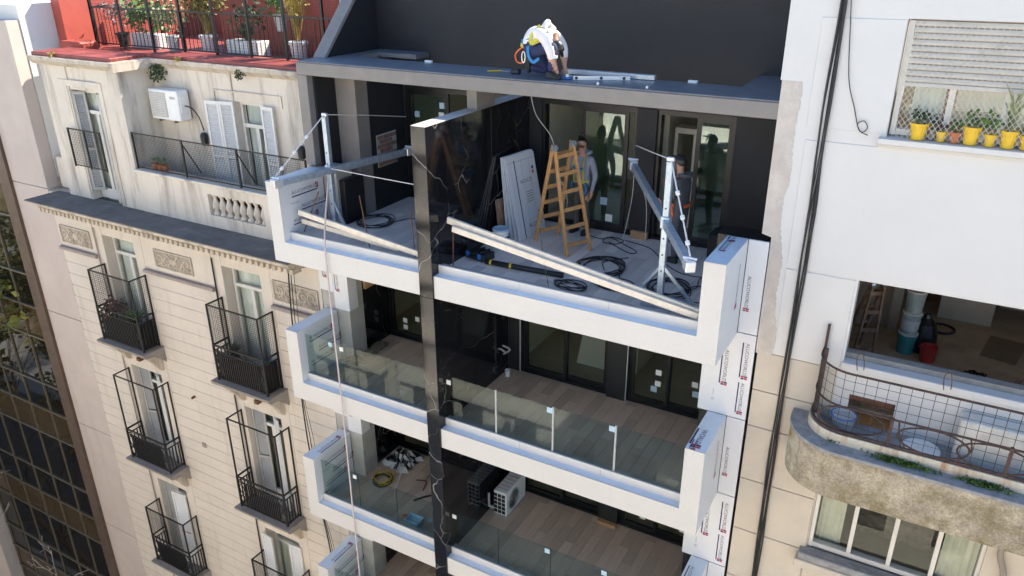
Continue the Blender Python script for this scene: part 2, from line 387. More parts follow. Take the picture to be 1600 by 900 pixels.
# ================================================================== SETTING
GZ = -24.0
tag(MB().box(-300, 300, -300, 300, GZ-1, GZ).build('ground', 'pavement'), kind='structure')
tag(MB().box(-200, 200, -12.5, -3.5, GZ+.004, GZ+.008).build('road', 'asphalt'), kind='structure')
tag(MB().box(-200, 200, -3.5, 1.2, GZ+.005, GZ+.14).build('pavement_near', 'pavement'), kind='structure')
tag(MB().box(-200, 200, -17.2, -12.5, GZ+.005, GZ+.14).build('pavement_far', 'pavement'), kind='structure')

# sunlit fronts on the other side of the street (behind the camera): they light the shaded facades and show in the glass
def opposite(x0, x1, top, mat, label, fw=2.6, fh=3.0):
    t = thing('street_building', ((x0+x1)/2, -17.3, GZ), label, 'building')
    part(t, 'wall', mat, (x0, x1, -26, -17.6, GZ, top))
    n = int((x1-x0)/fw); k = int((top-GZ-1)/fh)
    wm = MB().box(-.6, .6, -.05, .02, -.95, .95); wo = wm.build('w', 'window_dark', None, origin=(0, 0, 0)); wme = wo.data; bpy.data.objects.remove(wo)
    for i in range(n):
        for j in range(2, k):
            share(wme, 'window', t, (x0+(i+.5)*(x1-x0)/n, -17.6, GZ+2+j*fh))
    for j in range(3, k): part(t, 'balcony_slab', mat, (x0+.4, x1-.4, -17.6, -16.9, GZ+j*fh+.2, GZ+j*fh+.36))
opposite(-12, 6, 7, 'facade_white', 'pale sunlit block of flats across the street, balconies on every floor')
opposite(6.2, 24, 4, 'facade_warm', 'warm cream block of flats across the street, right of the pale one')
opposite(-34, -12.2, 2, 'facade_warm', 'long cream block across the street, mirrored in the office glass')

# ------------------------------------------------------------------ office building at the far left
OF = thing('office_building', (-14, 1.2, GZ), 'bronze glass office block with pinkish concrete edge at far left', 'building')
zs = [3.8, -.24, -3.98, -7.71, -11.5, -15.2, -19, GZ]
for a, b in zip(zs, zs[1:]): part(OF, 'concrete_panel', 'pink_concrete', (-10.66, -9.12, 1.2, 1.5, b+.012, a-.012))
part(OF, 'core', 'pink_concrete', (-10.64, -9.14, 1.23, 12, GZ, 3.78))
part(OF, 'party_wall', 'white_paint', (-10.6, -9.1, 1.52, 12, 0, 4.12))
part(OF, 'frame', 'bronze_frame', (-11.12, -10.67, 1.12, 1.5, GZ, 3.2))
part(OF, 'pier', 'pink_concrete', (-19.4, -17.8, .9, 1.6, GZ, 3.0)); part(OF, 'shade_wing', 'pink_concrete', (-70, -19.41, 1.5, 12, GZ, -8))  # last box: unseen wing added to shade the street, low so treetops stay sunlit
rows = [2.4, 1.7, .65, -.4, -1.33-.74, -3.07, -4.12, -5.16, -6.83, -7.87, -8.9, -10.67, -11.74, -12.76, -14.4, -15.5, -16.5, -18.2]
rows = [2.42, .67, -.38, -1.33, -3.07, -4.12, -5.16, -6.83, -7.87, -8.9, -10.67, -11.74, -12.76, -14.45, -15.5, -16.5, -18.2]
sp = {2, 5, 8, 11, 14}
for i, (a, b) in enumerate(zip(rows, rows[1:])):
    for c in range(6):
        x1 = -11.12-1.085*c; x0 = x1-1.085
        tilt = rnd.uniform(-.006, .006); mm = MB(); mat = 'spandrel_glass' if i in sp else 'bronze_glass'
        mm.add([(x0+.03, 1.30+tilt, b+.03), (x1-.03, 1.30-tilt, b+.03), (x1-.03, 1.30-tilt*.4, a-.03), (x0+.03, 1.30+tilt*1.3, a-.03)], [(0, 1, 2, 3)])
        mm.add([(x0+.03, 1.32, b+.03), (x1-.03, 1.32, b+.03), (x1-.03, 1.32, a-.03), (x0+.03, 1.32, a-.03)], [(3, 2, 1, 0)])
        mm.build('pane', mat, OF)
    part(OF, 'transom', 'mullion', (-17.7, -11.12, 1.25, 1.34, a-.025, a+.025))
for c in range(1, 7): part(OF, 'mullion', 'mullion', (-11.12-1.085*c-.017, -11.12-1.085*c+.017, 1.26, 1.345, -18.2, 2.4))
part(OF, 'backing', 'black_frame', (-17.7, -11.1, 1.36, 3, GZ, 2.42))

# ------------------------------------------------------------------ left house
LH = thing('stucco_house', (-4.6, 1.2, GZ), 'old cream stucco house with iron balconies and red roof terrace', 'building')
XL, XR = -9.12, -.12
WC = [(-7.3, -6.1), (-3.07, -1.88)]          # window columns
HEADS = [-1.15, -4.80, -8.5, -12.15]; FL = [-3.86, -7.52, -11.18, -14.84]
part(LH, 'wall_core', 'cream_render', (XL, XR, 1.62, 2.2, GZ, .2))
segs = [(XL, -7.32), (-6.08, -3.09), (-1.86, XR)]
for a, b in segs: part(LH, 'wall_pier', 'cream_render', (a, b, 1.216, 1.63, GZ, -.3))
# rusticated courses, each a block proud of the joint
ch = .335; z = -1.86; k = 0
while z > -14.3:
    for a, b in ((XL, -7.62), (-5.78, -3.39), (-1.56, XR)):
        part(LH, 'stucco_course', 'cream_render', (a, b, 1.20, 1.225, z-ch+.026, z), bevel=.007)
    z -= ch
# frieze zone under the cornice
for a, b in ((XL, -7.62), (-5.78, -3.39), (-1.56, XR)):
    part(LH, 'frieze_band', 'cream_render', (a, b, 1.20, 1.24, -1.70, -.62))
    part(LH, 'string_moulding', 'mauve_trim', (a-.02 if a > XL else a, b+.02, 1.10, 1.21, -1.83, -1.74), bevel=.02)
# window surrounds
for wx0, wx1 in WC:
    for si, (h, fl) in enumerate(zip(HEADS, FL)):
        ztop = h+.42 if si == 0 else FL[si-1]-.004
        part(LH, 'window_surround', 'cream_render', (wx0-.30, wx0-.003, 1.205, 1.5, fl, ztop), (wx1+.003, wx1+.30, 1.205, 1.5, fl, ztop))
        part(LH, 'lintel', 'cream_render', (wx0, wx1, 1.21, 1.63, h, h+.55 if si == 0 else FL[si-1]-.06))
        part(LH, 'apron', 'cream_render', (wx0, wx1, 1.215, 1.63, fl-.05, fl))
# ornament panels: scrolls in relief
def ornament(x0, x1, z0, z1):
    o = part(LH, 'ornament_panel', 'sooty_light', (x0, x1, 1.185, 1.21, z0, z1), bevel=.01)
    m = MB(); cx = (x0+x1)/2; cz = (z0+z1)/2; w = x1-x0; hh = z1-z0
    def spiral(sx, sz, r0, turns, sg, ph=0):
        pts = []; 
        for i in range(26):
            t = i/25; a = ph+sg*turns*2*math.pi*t; r = r0*(1-t*.85)
            pts.append((sx+math.cos(a)*r, 1.178, sz+math.sin(a)*r))
        m.tube(pts, [.026*(1-.5*i/25) for i in range(26)], 6)
    for sg in (-1, 1):
        spiral(cx+sg*w*.17, cz, hh*.33, 1.4, sg, math.pi/2); spiral(cx+sg*w*.36, cz+.02, hh*.28, 1.3, -sg, -math.pi/2)
        for a in range(5): m.tube([(cx+sg*w*(.08+.09*a), 1.178, cz-hh*.40), (cx+sg*w*(.10+.09*a), 1.172, cz-hh*.2), (cx+sg*w*(.14+.09*a), 1.178, cz-hh*.34)], .020, 5)
    m.lathe((cx, 1.18, cz), [(.10, 0), (.09, -.02), (.03, -.035), (.0, -.035)][::-1], 12, axis=(0, 1, 0))
    m.box(x0, x1, 1.165, 1.184, z1-.025, z1); m.box(x0, x1, 1.165, 1.184, z0, z0+.025); m.box(x0, x0+.025, 1.165, 1.184, z0+.026, z1-.026); m.box(x1-.025, x1, 1.165, 1.184, z0+.026, z1-.026)
    m.build('scrollwork', 'cream_trim', o)
ornament(-9.0, -7.78, -1.62, -1.15); ornament(-5.34, -4.04, -1.60, -1.15); ornament(-1.5, -.22, -1.62, -1.15)
# cornice with dentils
co = MB().prism([(1.3, -.62), (1.12, -.60), (1.08, -.50), (.78, -.47), (.60, -.40), (.45, -.38), (.385, -.33), (.38, -.27), (1.3, -.25)], 'x', -8.72, XR).build('cornice', 'cream_trim', LH)
part(LH, 'cornice_roof', 'cornice_top', (-8.74, XR, .365, 1.26, -.266, -.24))
dm = MB()
x = -8.6
while x < XR-.1:
    dm.box(x, x+.085, .56, .80, -.56, -.455); x += .16
d = dm.build('dentil_row', 'cream_trim', LH); d['kind'] = 'stuff'
# attic: projecting bay, recessed wall, balustrade
part(LH, 'attic_bay', 'attic_render', (-8.2, -7.26, 1.21, 2.3, -.24, 2.92), (-6.19, -5.41, 1.21, 2.3, -.24, 2.92), (-7.255, -6.195, 1.24, 2.3, 2.38, 2.915), (-7.255, -6.195, 1.55, 2.3, -.24, 2.375))
part(LH, 'bay_moulding', 'attic_render', (-7.58, -7.30, 1.185, 1.215, -.2, 2.60), (-6.15, -6.03, 1.185, 1.215, -.2, 2.6), (-7.297, -6.153, 1.185, 1.215, 2.45, 2.60), bevel=.006)
part(LH, 'attic_wall', 'attic_render', (-5.41, -2.93, 2.1, 2.4, -.24, 2.9), (-2.05, XR, 2.1, 2.4, -.24, 2.9), (-2.93, -2.05, 2.12, 2.4, 2.33, 2.895))
part(LH, 'panel_moulding', 'attic_render', (-3.5, -1.5, 2.07, 2.105, 2.52, 2.55), (-3.5, -3.47, 2.07, 2.105, 2.3, 2.517), (-1.53, -1.5, 2.07, 2.105, 2.3, 2.517))
part(LH, 'attic_side_block', 'attic_render', (-9.0, -8.25, 1.5, 2.6, -.24, .55), bevel=.02)
# parapet copings (cream moulding, red painted cap)
for x0, x1, y0 in ((-8.3, -5.3, 1.02), (-5.36, XR, 1.95)):
    MB().prism([(y0+.3, 2.88), (y0+.12, 2.90), (y0+.04, 2.98), (y0, 3.0), (y0, 3.09), (y0+1.0, 3.1), (y0+1.0, 2.88)], 'x', x0, x1).build('coping', 'cream_trim', LH)
    part(LH, 'red_coping_cap', 'red_cap', (x0+.04, x1-(.05 if y0 > 1.5 else .12), y0+.10, y0+1.03, 3.085, 3.17), bevel=.012)
MB().prism([(1.02, 2.9), (1.98, 2.9), (1.98, 3.095), (1.02, 3.095)], 'x', -5.31, -5.22).build('coping_return', 'cream_trim', LH)
part(LH, 'terrace_floor', 'red_cap', (-9.1, XR, 2.3, 7, 2.95, 3.06))
part(LH, 'terrace_side_wall', 'red_paint', (-9.08, -8.75, 2.35, 6.6, 3.06, 4.6))
part(LH, 'terrace_back_wall', 'red_paint', (-9.1, -5.5, 6.6, 7, 3.06, 4.4), (-5.5, -.15, 4.3, 7, 3.06, 4.5))
part(LH, 'red_step', 'red_paint', (-8.74, -7.9, 2.1, 2.6, 3.0, 3.28), bevel=.04)
tw = part(LH, 'terrace_window', 'window_white', (-1.62, -.5, 4.22, 4.30, 3.95, 4.48)); part(tw, 'pane', 'window_dark', (-1.52, -.6, 4.205, 4.218, 4.02, 4.42)); part(tw, 'blind', 'teal_plastic', (-1.48, -.62, 4.195, 4.203, 4.10, 4.40))
# balcony parapet with balusters
part(LH, 'balcony_parapet', 'attic_render', (-5.40, -3.12, 1.2, 1.42, -.24, .70), (-1.48, XR, 1.2, 1.42, -.24, .70), (-3.12, -1.48, 1.2, 1.42, -.24, .03), (-3.12, -1.48, 1.2, 1.42, .50, .70))
part(LH, 'balcony_coping', 'attic_render', (-5.42, XR, 1.14, 1.48, .703, .76), bevel=.012)
part(LH, 'balcony_floor', 'sooty_stone', (-5.4, XR, 1.43, 2.1, .0, .2))
bal = MB().lathe((0, 0, 0), [(.075, 0), (.075, .05), (.045, .07), (.05, .10), (.082, .18), (.075, .25), (.042, .33), (.038, .38), (.06, .41), (.07, .43), (.07, .47)], 12)
bo = bal.build('b', 'attic_render', None, smooth=True, origin=(0, 0, 0)); bme = bo.data; bpy.data.objects.remove(bo)
for i in range(8): share(bme, 'baluster', LH, (-3.02+i*.205, 1.31, .03))
def rail_panel(root, name, x0, x1, y, z0, z1, posts, mat='iron_black', sp=.045, wr=.0028, stays=()):
    g = MB()
    for p in posts: g.box(p-.016, p+.016, y-.016, y+.016, z0, z1)
    g.box(x0, x1, y-.012, y+.012, z1-.024, z1); g.box(x0, x1, y-.012, y+.012, z0+.03, z0+.05)
    for p in stays: g.bar((p, y, z1-.1), (p+.02, y+.35, z0+.02), .02)
    r = g.build(name, mat, root); wmesh = MB(); n = int((x1-x0)/sp)
    for i in range(1, n): wmesh.box(x0+i*sp-wr/2, x0+i*sp+wr/2, y-wr, y+wr, z0+.05, z1-.02)
    n = int((z1-z0)/sp)
    for i in range(1, n): wmesh.box(x0, x1, y-wr-.002, y+wr-.002, z0+.05+i*sp-wr/2, z0+.05+i*sp+wr/2)
    wmesh.build('wire_mesh', mat, r); return r
rail_panel(LH, 'attic_railing', -5.38, -.2, 1.26, .76, 1.58, (-5.37, -3.75, -2.1, -.22), stays=(-3.73, -2.08))
rail_panel(LH, 'bay_railing', -7.5, -6.3, 1.10, .58, 1.50, (-7.49, -6.9, -6.31), sp=.06)
# terrace fence
fg = MB()
for x in (-8.1, -7.05, -6.0, -4.95, -3.9, -2.85, -1.8, -.75): fg.box(x-.025, x+.025, 2.67, 2.72, 3.1, 4.9)
for zz in (3.2, 4.02): fg.box(-8.1, -.2, 2.685, 2.705, zz, zz+.03)
fm = fg.build('terrace_fence', 'iron_black', LH); fw = MB()
x = -8.0
while x < -.25:
    fw.box(x-.006, x+.006, 2.689, 2.701, 3.2, 4.02); x += .13
fw.build('fence_bars', 'iron_black', fm); fw = MB(); x = -8.1
while x < -.2:
    fw.box(x-.0016, x+.0016, 2.70, 2.703, 3.1, 4.9); x += .06
z = 3.1
while z < 4.9:
    fw.box(-8.1, -.2, 2.704, 2.707, z-.0016, z+.0016); z += .06
fw.build('fence_mesh', 'iron_black', fm)
fs = MB()
for y in (2.7, 4.6): fs.box(-8.13, -8.07, y-.03, y+.03, 3.1, 4.9)
fs.box(-8.115, -8.085, 2.7, 4.6, 4.02, 4.05); fs.build('fence_return', 'iron_black', LH)

def shutter(parent, x0, x1, y, z0, z1, mat='shutter_white', ang=0.):
    """louvred leaf: stiles, rails and slats"""
    g = MB(); w = x1-x0
    def P(u, d, z): return (x0+u*math.cos(ang)-d*math.sin(ang), y+u*math.sin(ang)+d*math.cos(ang), z)
    def bx(u0, u1, d0, d1, za, zb):
        vs = [P(u, d, z) for z in (za, zb) for u, d in ((u0, d0), (u1, d0), (u1, d1), (u0, d1))]
        g.add(vs, [(0, 3, 2, 1), (4, 5, 6, 7), (0, 1, 5, 4), (1, 2, 6, 5), (2, 3, 7, 6), (3, 0, 4, 7)])
    bx(0, .05, -.02, .02, z0, z1); bx(w-.05, w, -.02, .02, z0, z1)
    zm = (z0+z1)/2-.2
    for za in (z0, zm, z1-.07): bx(.05, w-.05, -.018, .018, za, za+.07)
    o = g.build('shutter', mat, parent); g = MB(); z = z0+.09
    while z < z1-.09:
        if not (zm-.03 < z < zm+.08):
            vs = [P(u, d, zz) for u, d, zz in ((.05, -.016, z), (w-.05, -.016, z), (w-.05, .016, z+.035), (.05, .016, z+.035), (.05, -.010, z-.006), (w-.05, -.010, z-.006), (w-.05, .022, z+.029), (.05, .022, z+.029))]
            g.add(vs, [(0, 1, 2, 3), (7, 6, 5, 4), (0, 4, 5, 1), (1, 5, 6, 2), (2, 6, 7, 3), (3, 7, 4, 0)])
        z += .052
    g.build('louvres', mat, o); return o
def french_window(root, x0, x1, z0, z1, y, cur='curtain', trans=.55, shut=None, dark=.5):
    f = part(root, 'window', 'window_white', (x0, x0+.07, y, y+.07, z0, z1), (x1-.07, x1, y, y+.07, z0, z1), (x0+.07, x1-.07, y, y+.07, z1-.07, z1), (x0+.07, x1-.07, y-.01, y+.07, z1-trans, z1-trans+.08),
             ((x0+x1)/2-.05, (x0+x1)/2+.05, y+.002, y+.072, z0, z1-trans), (x0+.07, (x0+x1)/2-.05, y+.003, y+.067, z0, z0+.25), ((x0+x1)/2+.05, x1-.07, y+.003, y+.067, z0, z0+.25))
    part(f, 'pane', 'clear_glass', (x0+.07, (x0+x1)/2-.05, y+.03, y+.036, z0+.25, z1-trans)); part(f, 'pane', 'clear_glass', ((x0+x1)/2+.05, x1-.07, y+.03, y+.036, z0+.25, z1-trans)); part(f, 'pane', 'clear_glass', (x0+.07, x1-.07, y+.03, y+.036, z1-trans+.08, z1-.07))
    g = MB(); xa, xb = x0+.08, x1-.08-(x1-x0)*dark*.35; n = 24; vs = []
    for i in range(n+1):
        xx = xa+(xb-xa)*i/n; yy = y+.12+.022*math.sin(i*1.9)+rnd.uniform(-.004, .004)
        vs += [(xx, yy, z0+.02), (xx, yy, z1-.05)]
    g.add(vs, [(2*i, 2*i+2, 2*i+3, 2*i+1) for i in range(n)]); g.build('curtain', cur, f, smooth=True)
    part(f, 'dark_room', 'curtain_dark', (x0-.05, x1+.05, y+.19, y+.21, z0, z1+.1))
    return f
for ci, (a, b) in enumerate(WC):
    french_window(LH, a+.02, b-.02, FL[0], HEADS[0], 1.45, dark=.6)
    for s in (1, 2, 3): french_window(LH, a+.02, b-.02, FL[s], HEADS[s], 1.45, cur='curtain_dark' if s == 1 else 'curtain', dark=.3)
    for s in (1, 3):
        shutter(LH, a+.03, a+.40, 1.36, FL[s]+.05, HEADS[s]-.04, 'shutter_grey', .25); shutter(LH, b-.34, b-.02, 1.30, FL[s]+.05, HEADS[s]-.04, 'shutter_white', -.5)
a, b = WC[0]; shutter(LH, a+.03, a+.5, 1.34, FL[2]+.05, HEADS[2]-.04, 'shutter_grey', .3); shutter(LH, b-.5, b+.0, 1.1, FL[2]+.05, HEADS[2]-.12, 'shutter_white', .10)
a, b = WC[1]; shutter(LH, a-.05, a+.36, 1.12, FL[2]+.1, HEADS[2]-.1, 'shutter_white', -.12); shutter(LH, b-.30, b+.08, 1.14, FL[2]+.1, HEADS[2]-.1, 'shutter_white', .08)
# attic windows
french_window(LH, -7.235, -6.215, -.22, 2.37, 1.42, dark=.3)
shutter(LH, -7.22, -6.93, 1.24, .0, 2.33, 'shutter_grey', .55); shutter(LH, -6.52, -6.22, 1.38, -.2, 2.33, 'shutter_white', -.55)
french_window(LH, -2.92, -2.06, .2, 2.32, 2.25, dark=.9)
shutter(LH, -3.66, -3.28, 1.95, .25, 2.32, 'shutter_white', .12); shutter(LH, -3.28, -2.93, 2.0, .25, 2.32, 'shutter_white', .25); shutter(LH, -2.05, -1.70, 2.02, .25, 2.32, 'shutter_white', -.05)

# little iron balconies
def balcony(x0, x1, fl, cage):
    y0, y1 = .74, 1.2
    B = MB().prism([(1.25, fl-.42), (1.18, fl-.42), (1.05, fl-.30), (.95, fl-.16), (.66, fl-.12), (.62, fl-.08), (.60, fl-.0), (1.25, fl)], 'x', x0-.14, x1+.14).build('balcony', 'sooty_stone', LH)
    for xx in (x0+.06, x1-.2):
        MB().prism([(1.2, fl-.75), (1.1, fl-.70), (1.0, fl-.5), (.80, fl-.25), (.78, fl-.13), (1.2, fl-.13)], 'x', xx, xx+.16).build('bracket', 'cream_trim', B, bevel=.012)
    g = MB(); zt = fl+.93
    for xx in (x0, x1):
        g.box(xx-.021, xx+.021, y0-.021, y0+.021, fl, zt); g.box(xx-.018, xx+.018, y1-.04, y1, fl, zt)
    for zz, hh in ((zt-.045, .045), (zt-.18, .024), (fl+.05, .026)):
        g.box(x0+.017, x1-.017, y0-.012, y0+.012, zz, zz+hh)
        for xx in (x0, x1): g.box(xx-.012, xx+.012, y0+.017, y1-.03, zz, zz+hh)
    n = 17
    for i in range(n+1):
        xx = x0+.22+(x1-x0-.44)*i/n; g.box(xx-.0125, xx+.0125, y0-.0125, y0+.0125, fl+.07, zt-.17)
    for xx in (x0, x1):
        for i in range(1, 5): yy = y0+(y1-y0)*i/5; g.box(xx-.012, xx+.012, yy-.012, yy+.012, fl+.07, zt-.17)
    for xx in (x0+.11, x1-.11):
        for sg in (-1, 1):
            g.tube([(xx+sg*.075*math.sin(t*math.pi/8*2), y0, fl+.08+.66*t/8) for t in range(9)], .010, 5)
            g.tube([(xx+sg*(.03+.05*math.cos(t*math.pi/4)), y0, fl+.40+.07*math.sin(t*math.pi/4)) for t in range(9)], .008, 5)
    for i in range(9):
        xx = x0+.2+(x1-x0-.4)*i/8; g.tube([(xx+.05*math.cos(t*math.pi/5), y0, zt-.095+.05*math.sin(t*math.pi/5)) for t in range(10)], .007, 4, closed=True)
    g.build('railing', 'iron_black', B)
    if fl > -5: part(B, 'screen_plate', 'iron_black', (x0+.02, x1-.02, y0+.03, y0+.036, fl+.06, zt-.17)); part(B, 'screen_plate', 'iron_black', (x1-.04, x1-.034, y0+.04, y1-.04, fl+.06, zt-.17))
    if cage:
        g = MB(); zc = zt+1.0 if cage != 'frame' else HEADS[FL.index(fl)]-.12
        for xx in (x0, x1):
            g.box(xx-.016, xx+.016, y0-.016, y0+.016, zt, zc); g.box(xx-.014, xx+.014, y1-.034, y1-.004, zt, zc)
            g.box(xx-.013, xx+.013, y0, y1, zc-.028, zc)
        g.box(x0, x1, y0-.013, y0+.013, zc-.028, zc); c = g.build('cage_frame', 'iron_black', B)
        if cage == 'mesh':
            g = MB(); s = .05; wr = .0022; x = x0
            while x < x1: g.box(x-wr, x+wr, y0-.002, y0+.002, zt, zc); x += s
            z = zt
            while z < zc:
                g.box(x0, x1, y0-.005, y0-.002, z-wr, z+wr)
                for xx in (x0, x1): g.box(xx-.002, xx+.002, y0, y1, z-wr, z+wr)
                z += s
            y = y0
            while y < y1:
                for xx in (x0, x1): g.box(xx-.0045, xx-.002, y-wr, y+wr, zt, zc)
                y += s
            g.build('wire_mesh', 'iron_black', c)
for bx0, bx1 in ((-7.42, -5.86), (-3.2, -1.64)):
    balcony(bx0, bx1, FL[0], 'mesh'); balcony(bx0, bx1, FL[1], 'frame'); balcony(bx0, bx1, FL[2], 'mesh')
# small fittings
part(LH, 'wall_vent', 'sooty_stone', (-4.95, -4.80, 1.17, 1.205, -6.62, -6.47), bevel=.03)
part(LH, 'wall_lamp_stub', 'rust', (-4.9, -4.86, 1.1, 1.205, -5.1, -5.05))
for zz in (FL[0]-.55, FL[1]-.55):
    for cx in (-6.75, -2.5): part(LH, 'lamp_bracket', 'rust', (cx-.06, cx+.06, 1.08, 1.2, zz-.1, zz))
for px in (-3.32, -7.55):
    g = MB().tube([(px, 1.17, -1.0), (px, 1.17, -12.5)], .018, 6); g.build('downpipe', 'iron_black' if px > -5 else 'mauve_trim', LH)
# ================================================================== NEW APARTMENT BUILDING
AB = thing('apartment_building', (4.2, 1.15, GZ), 'new building with white balcony bands and black marble dividing wall, under construction', 'building')
H = 2.955; FZ = .43
def sash(root, x0, x1, z0, z1, y, st=(), mat='black_frame', gm='door_glass', w=.06):
    f = part(root, 'door_sash', mat, (x0, x0+w, y, y+.05, z0, z1), (x1-w, x1, y, y+.05, z0, z1), (x0+w, x1-w, y+.001, y+.049, z1-w, z1), (x0+w, x1-w, y+.001, y+.049, z0, z0+w*1.4))
    part(f, 'pane', gm, (x0+w, x1-w, y+.022, y+.030, z0+w*1.4, z1-w))
    for i, (x, z, s, c) in enumerate(st): part(f, 'sticker', c, (x-s/2, x+s/2, y+.016, y+.019, z-s/2, z+s/2))
    return f
WP, PB = 'white_plastic', 'paleblue_plastic'
tile1 = unit_box('tile1', .196, 1.196, .012, 'tile_dusty', .0015); tile2 = unit_box('tile2', .196, 1.196, .012, 'tile_brown', .0015)
def tiles(fl, mesh, x0, x1, y0, y1, z):
    c = 0; x = x0
    while x+.2 <= x1+.001:
        off = (c % 3)*.4; y = y0-off
        while y < y1:
            a, b = max(y, y0), min(y+1.2, y1)
            if b-a > .12:
                o = share(mesh, 'tile', fl, (x+.1, (a+b)/2, z), scale=(1, (b-a-.004)/1.196, 1))
            y += 1.2
        x += .2; c += 1
SIDE_TXT = [(.30, 1.22, .62), (.52, .93, .62), (.28, .70, .58)]
for i in range(4):
    z = -i*H; f = z+FZ
    # front band: one folded white panel each side of the marble pillar, with its end upstand
    fl_ = MB().prism([(0, z), (3.307, z), (3.307, z+.40), (.30, z+.40), (.30, z+1.51), (0, z+1.51)], 'y', 0, .03).build('fascia_panel', 'panel_white', AB, bevel=.004)
    fr_ = MB().prism([(3.583, z), (8.27, z), (8.27, z+1.51), (7.97, z+1.51), (7.97, z+.40), (3.583, z+.40)], 'y', 0, .03).build('fascia_panel', 'panel_white', AB, bevel=.004)
    part(AB, 'ledge_panel', 'panel_blue', (.302, 3.305, .031, .15, z+.30, z+.397)); part(AB, 'ledge_panel', 'panel_blue', (3.585, 7.968, .031, .15, z+.30, z+.397))
    part(AB, 'upstand_strip', 'panel_white', (.302, 1.9, .15, .185, z+.3, z+.55), bevel=.003); part(AB, 'upstand_strip', 'panel_white', (1.903, 3.305, .15, .185, z+.3, z+.55), bevel=.003)
    for a, b in ((3.585, 5.1), (5.103, 6.6), (6.603, 7.968)): part(AB, 'upstand_strip', 'panel_white', (a, b, .15, .185, z+.3, z+.55), bevel=.003)
    part(AB, 'edge_beam', 'raw_concrete', (.31, 7.96, .19, .30, z+.02, z+.52))
    # side upstands with printed film
    pl = part(AB, 'side_parapet', 'panel_film', (.001, .299, .031, 1.148, z+.002, z+1.506), bevel=.003); part(AB, 'parapet_cap', 'panel_blue', (.0, .30, .0305, 1.149, z+1.5065, z+1.5092))
    pr_ = part(AB, 'side_parapet', 'panel_film', (7.971, 8.269, .031, 1.148, z+.002, z+1.506), bevel=.003); part(AB, 'parapet_cap', 'panel_blue', (7.97, 8.27, .0305, 1.149, z+1.5065, z+1.5092))
    for (yy, zz, ln) in SIDE_TXT: lettering(pl, (.299, yy, z+zz), (0, 1, 0), (0, 0, 1), ln)
    sm = MB()
    for k in range(3):                        # small print lines and arrows on the film
        yb, zb = .25+.3*k, z+1.06-.12*k
        sm.box(.3005, .3025, yb, yb+.22, zb, zb+.006); sm.box(.3005, .3025, yb+.02, yb+.2, zb-.02, zb-.014)
        sm.tube([(.301, yb+.1, zb+.10), (.301, yb+.1, zb+.20)], .003, 4); sm.tube([(.301, yb+.07, zb+.17), (.301, yb+.1, zb+.20), (.301, yb+.13, zb+.17)], .003, 4)
    sm.build('small_print', 'lettering_pale', pl)
    if i in (0, 1):
        lettering(pr_, (8.06, .95-.35*i, z+1.5095), (0, -1, 0), (1, 0, 0), .42, txt='ALUCOWORLD' if i == 0 else 'WORLD'); lettering(pr_, (8.06, 1.12 if i == 0 else .28, z+1.5095), (0, -1, 0) if i == 0 else (0, -1, 0), (1, 0, 0), .14 if i == 0 else .22, txt='ALU' if i == 0 else 'WORLD')
        lettering(pr_, (8.269, .78, z+1.25), (0, 0, -1), (0, 1, 0), .62, bar=False)
    else: lettering(pr_, (8.06, .9, z+1.5095), (0, -1, 0), (1, 0, 0), .5)
    if i >= 2: lettering(pl, (.22, .25, z+1.5095), (0, 1, 0), (-1, 0, 0), .6)
    # pier cladding at both ends
    part(AB, 'pier_core', 'raw_concrete', (-.09, .60, 1.19, 1.62, z-1.4, z+1.55 if i else z+1.5))
    part(AB, 'pier_core', 'black_frame', (7.82, 8.55, 1.19, 1.62, z-1.45, z+1.5))
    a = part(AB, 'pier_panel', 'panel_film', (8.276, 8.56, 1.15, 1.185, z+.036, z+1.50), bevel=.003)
    lettering(a, (8.33, 1.15, z+.95), (0, 0, -1), (1, 0, 0), .5, bar=False, mats=('lettering_grey',)*2+('lettering_red',))
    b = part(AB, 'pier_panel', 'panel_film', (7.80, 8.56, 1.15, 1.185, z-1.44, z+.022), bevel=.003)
    lettering(b, (8.14, 1.15, z-.30), (0, 0, -1), (1, 0, 0), .55); lettering(b, (8.43, 1.15, z+.0-.12), (0, 0, -1), (1, 0, 0), .55); lettering(b, (8.43, 1.15, z-.80), (0, 0, -1), (1, 0, 0), .5)
    sm = MB(); sm.tube([(8.02+.02*math.cos(t), 1.148, z-1.2+.02*math.sin(t)) for t in [k*math.pi/4 for k in range(8)]], .004, 4, closed=True); sm.tube([(8.02, 1.148, z-1.02), (8.02, 1.148, z-1.12)], .004, 4); sm.build('small_print', 'lettering_pale', b)
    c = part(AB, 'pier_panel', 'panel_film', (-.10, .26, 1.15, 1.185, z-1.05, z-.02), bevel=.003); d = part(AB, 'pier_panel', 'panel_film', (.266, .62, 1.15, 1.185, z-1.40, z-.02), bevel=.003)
    lettering(d, (.36, 1.15, z-.45), (0, 0, -1), (1, 0, 0), .5); lettering(c, (.05, 1.15, z-.2), (0, 0, -1), (1, 0, 0), .5)
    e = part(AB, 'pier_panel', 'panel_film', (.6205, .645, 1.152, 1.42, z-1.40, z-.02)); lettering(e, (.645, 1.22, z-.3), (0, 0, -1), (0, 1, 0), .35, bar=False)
    # slab and floor
    yb = 3.3 if i == 0 else 2.45; xa, xb = (.15, 8.4) if i == 0 else (.55, 7.82)
    fl = part(AB, 'floor', 'raw_concrete', (.305, 7.965, .305, yb+.12, z+.04, f-.013))
    if i < 3: tiles(fl, tile1 if i == 0 else tile2, xa if i else .3, 3.31, .31, yb, f); tiles(fl, tile1 if i == 0 else tile2, 3.58, 8.0 if i == 0 else 7.82, .31, yb, f)
    else: tiles(fl, tile2, .55, 3.31, .31, yb, f)
    # marble dividing wall
    yy = [(-.03, 1.9), (1.904, 3.28)] if i == 0 else [(-.03, 1.2), (1.204, 2.44)]
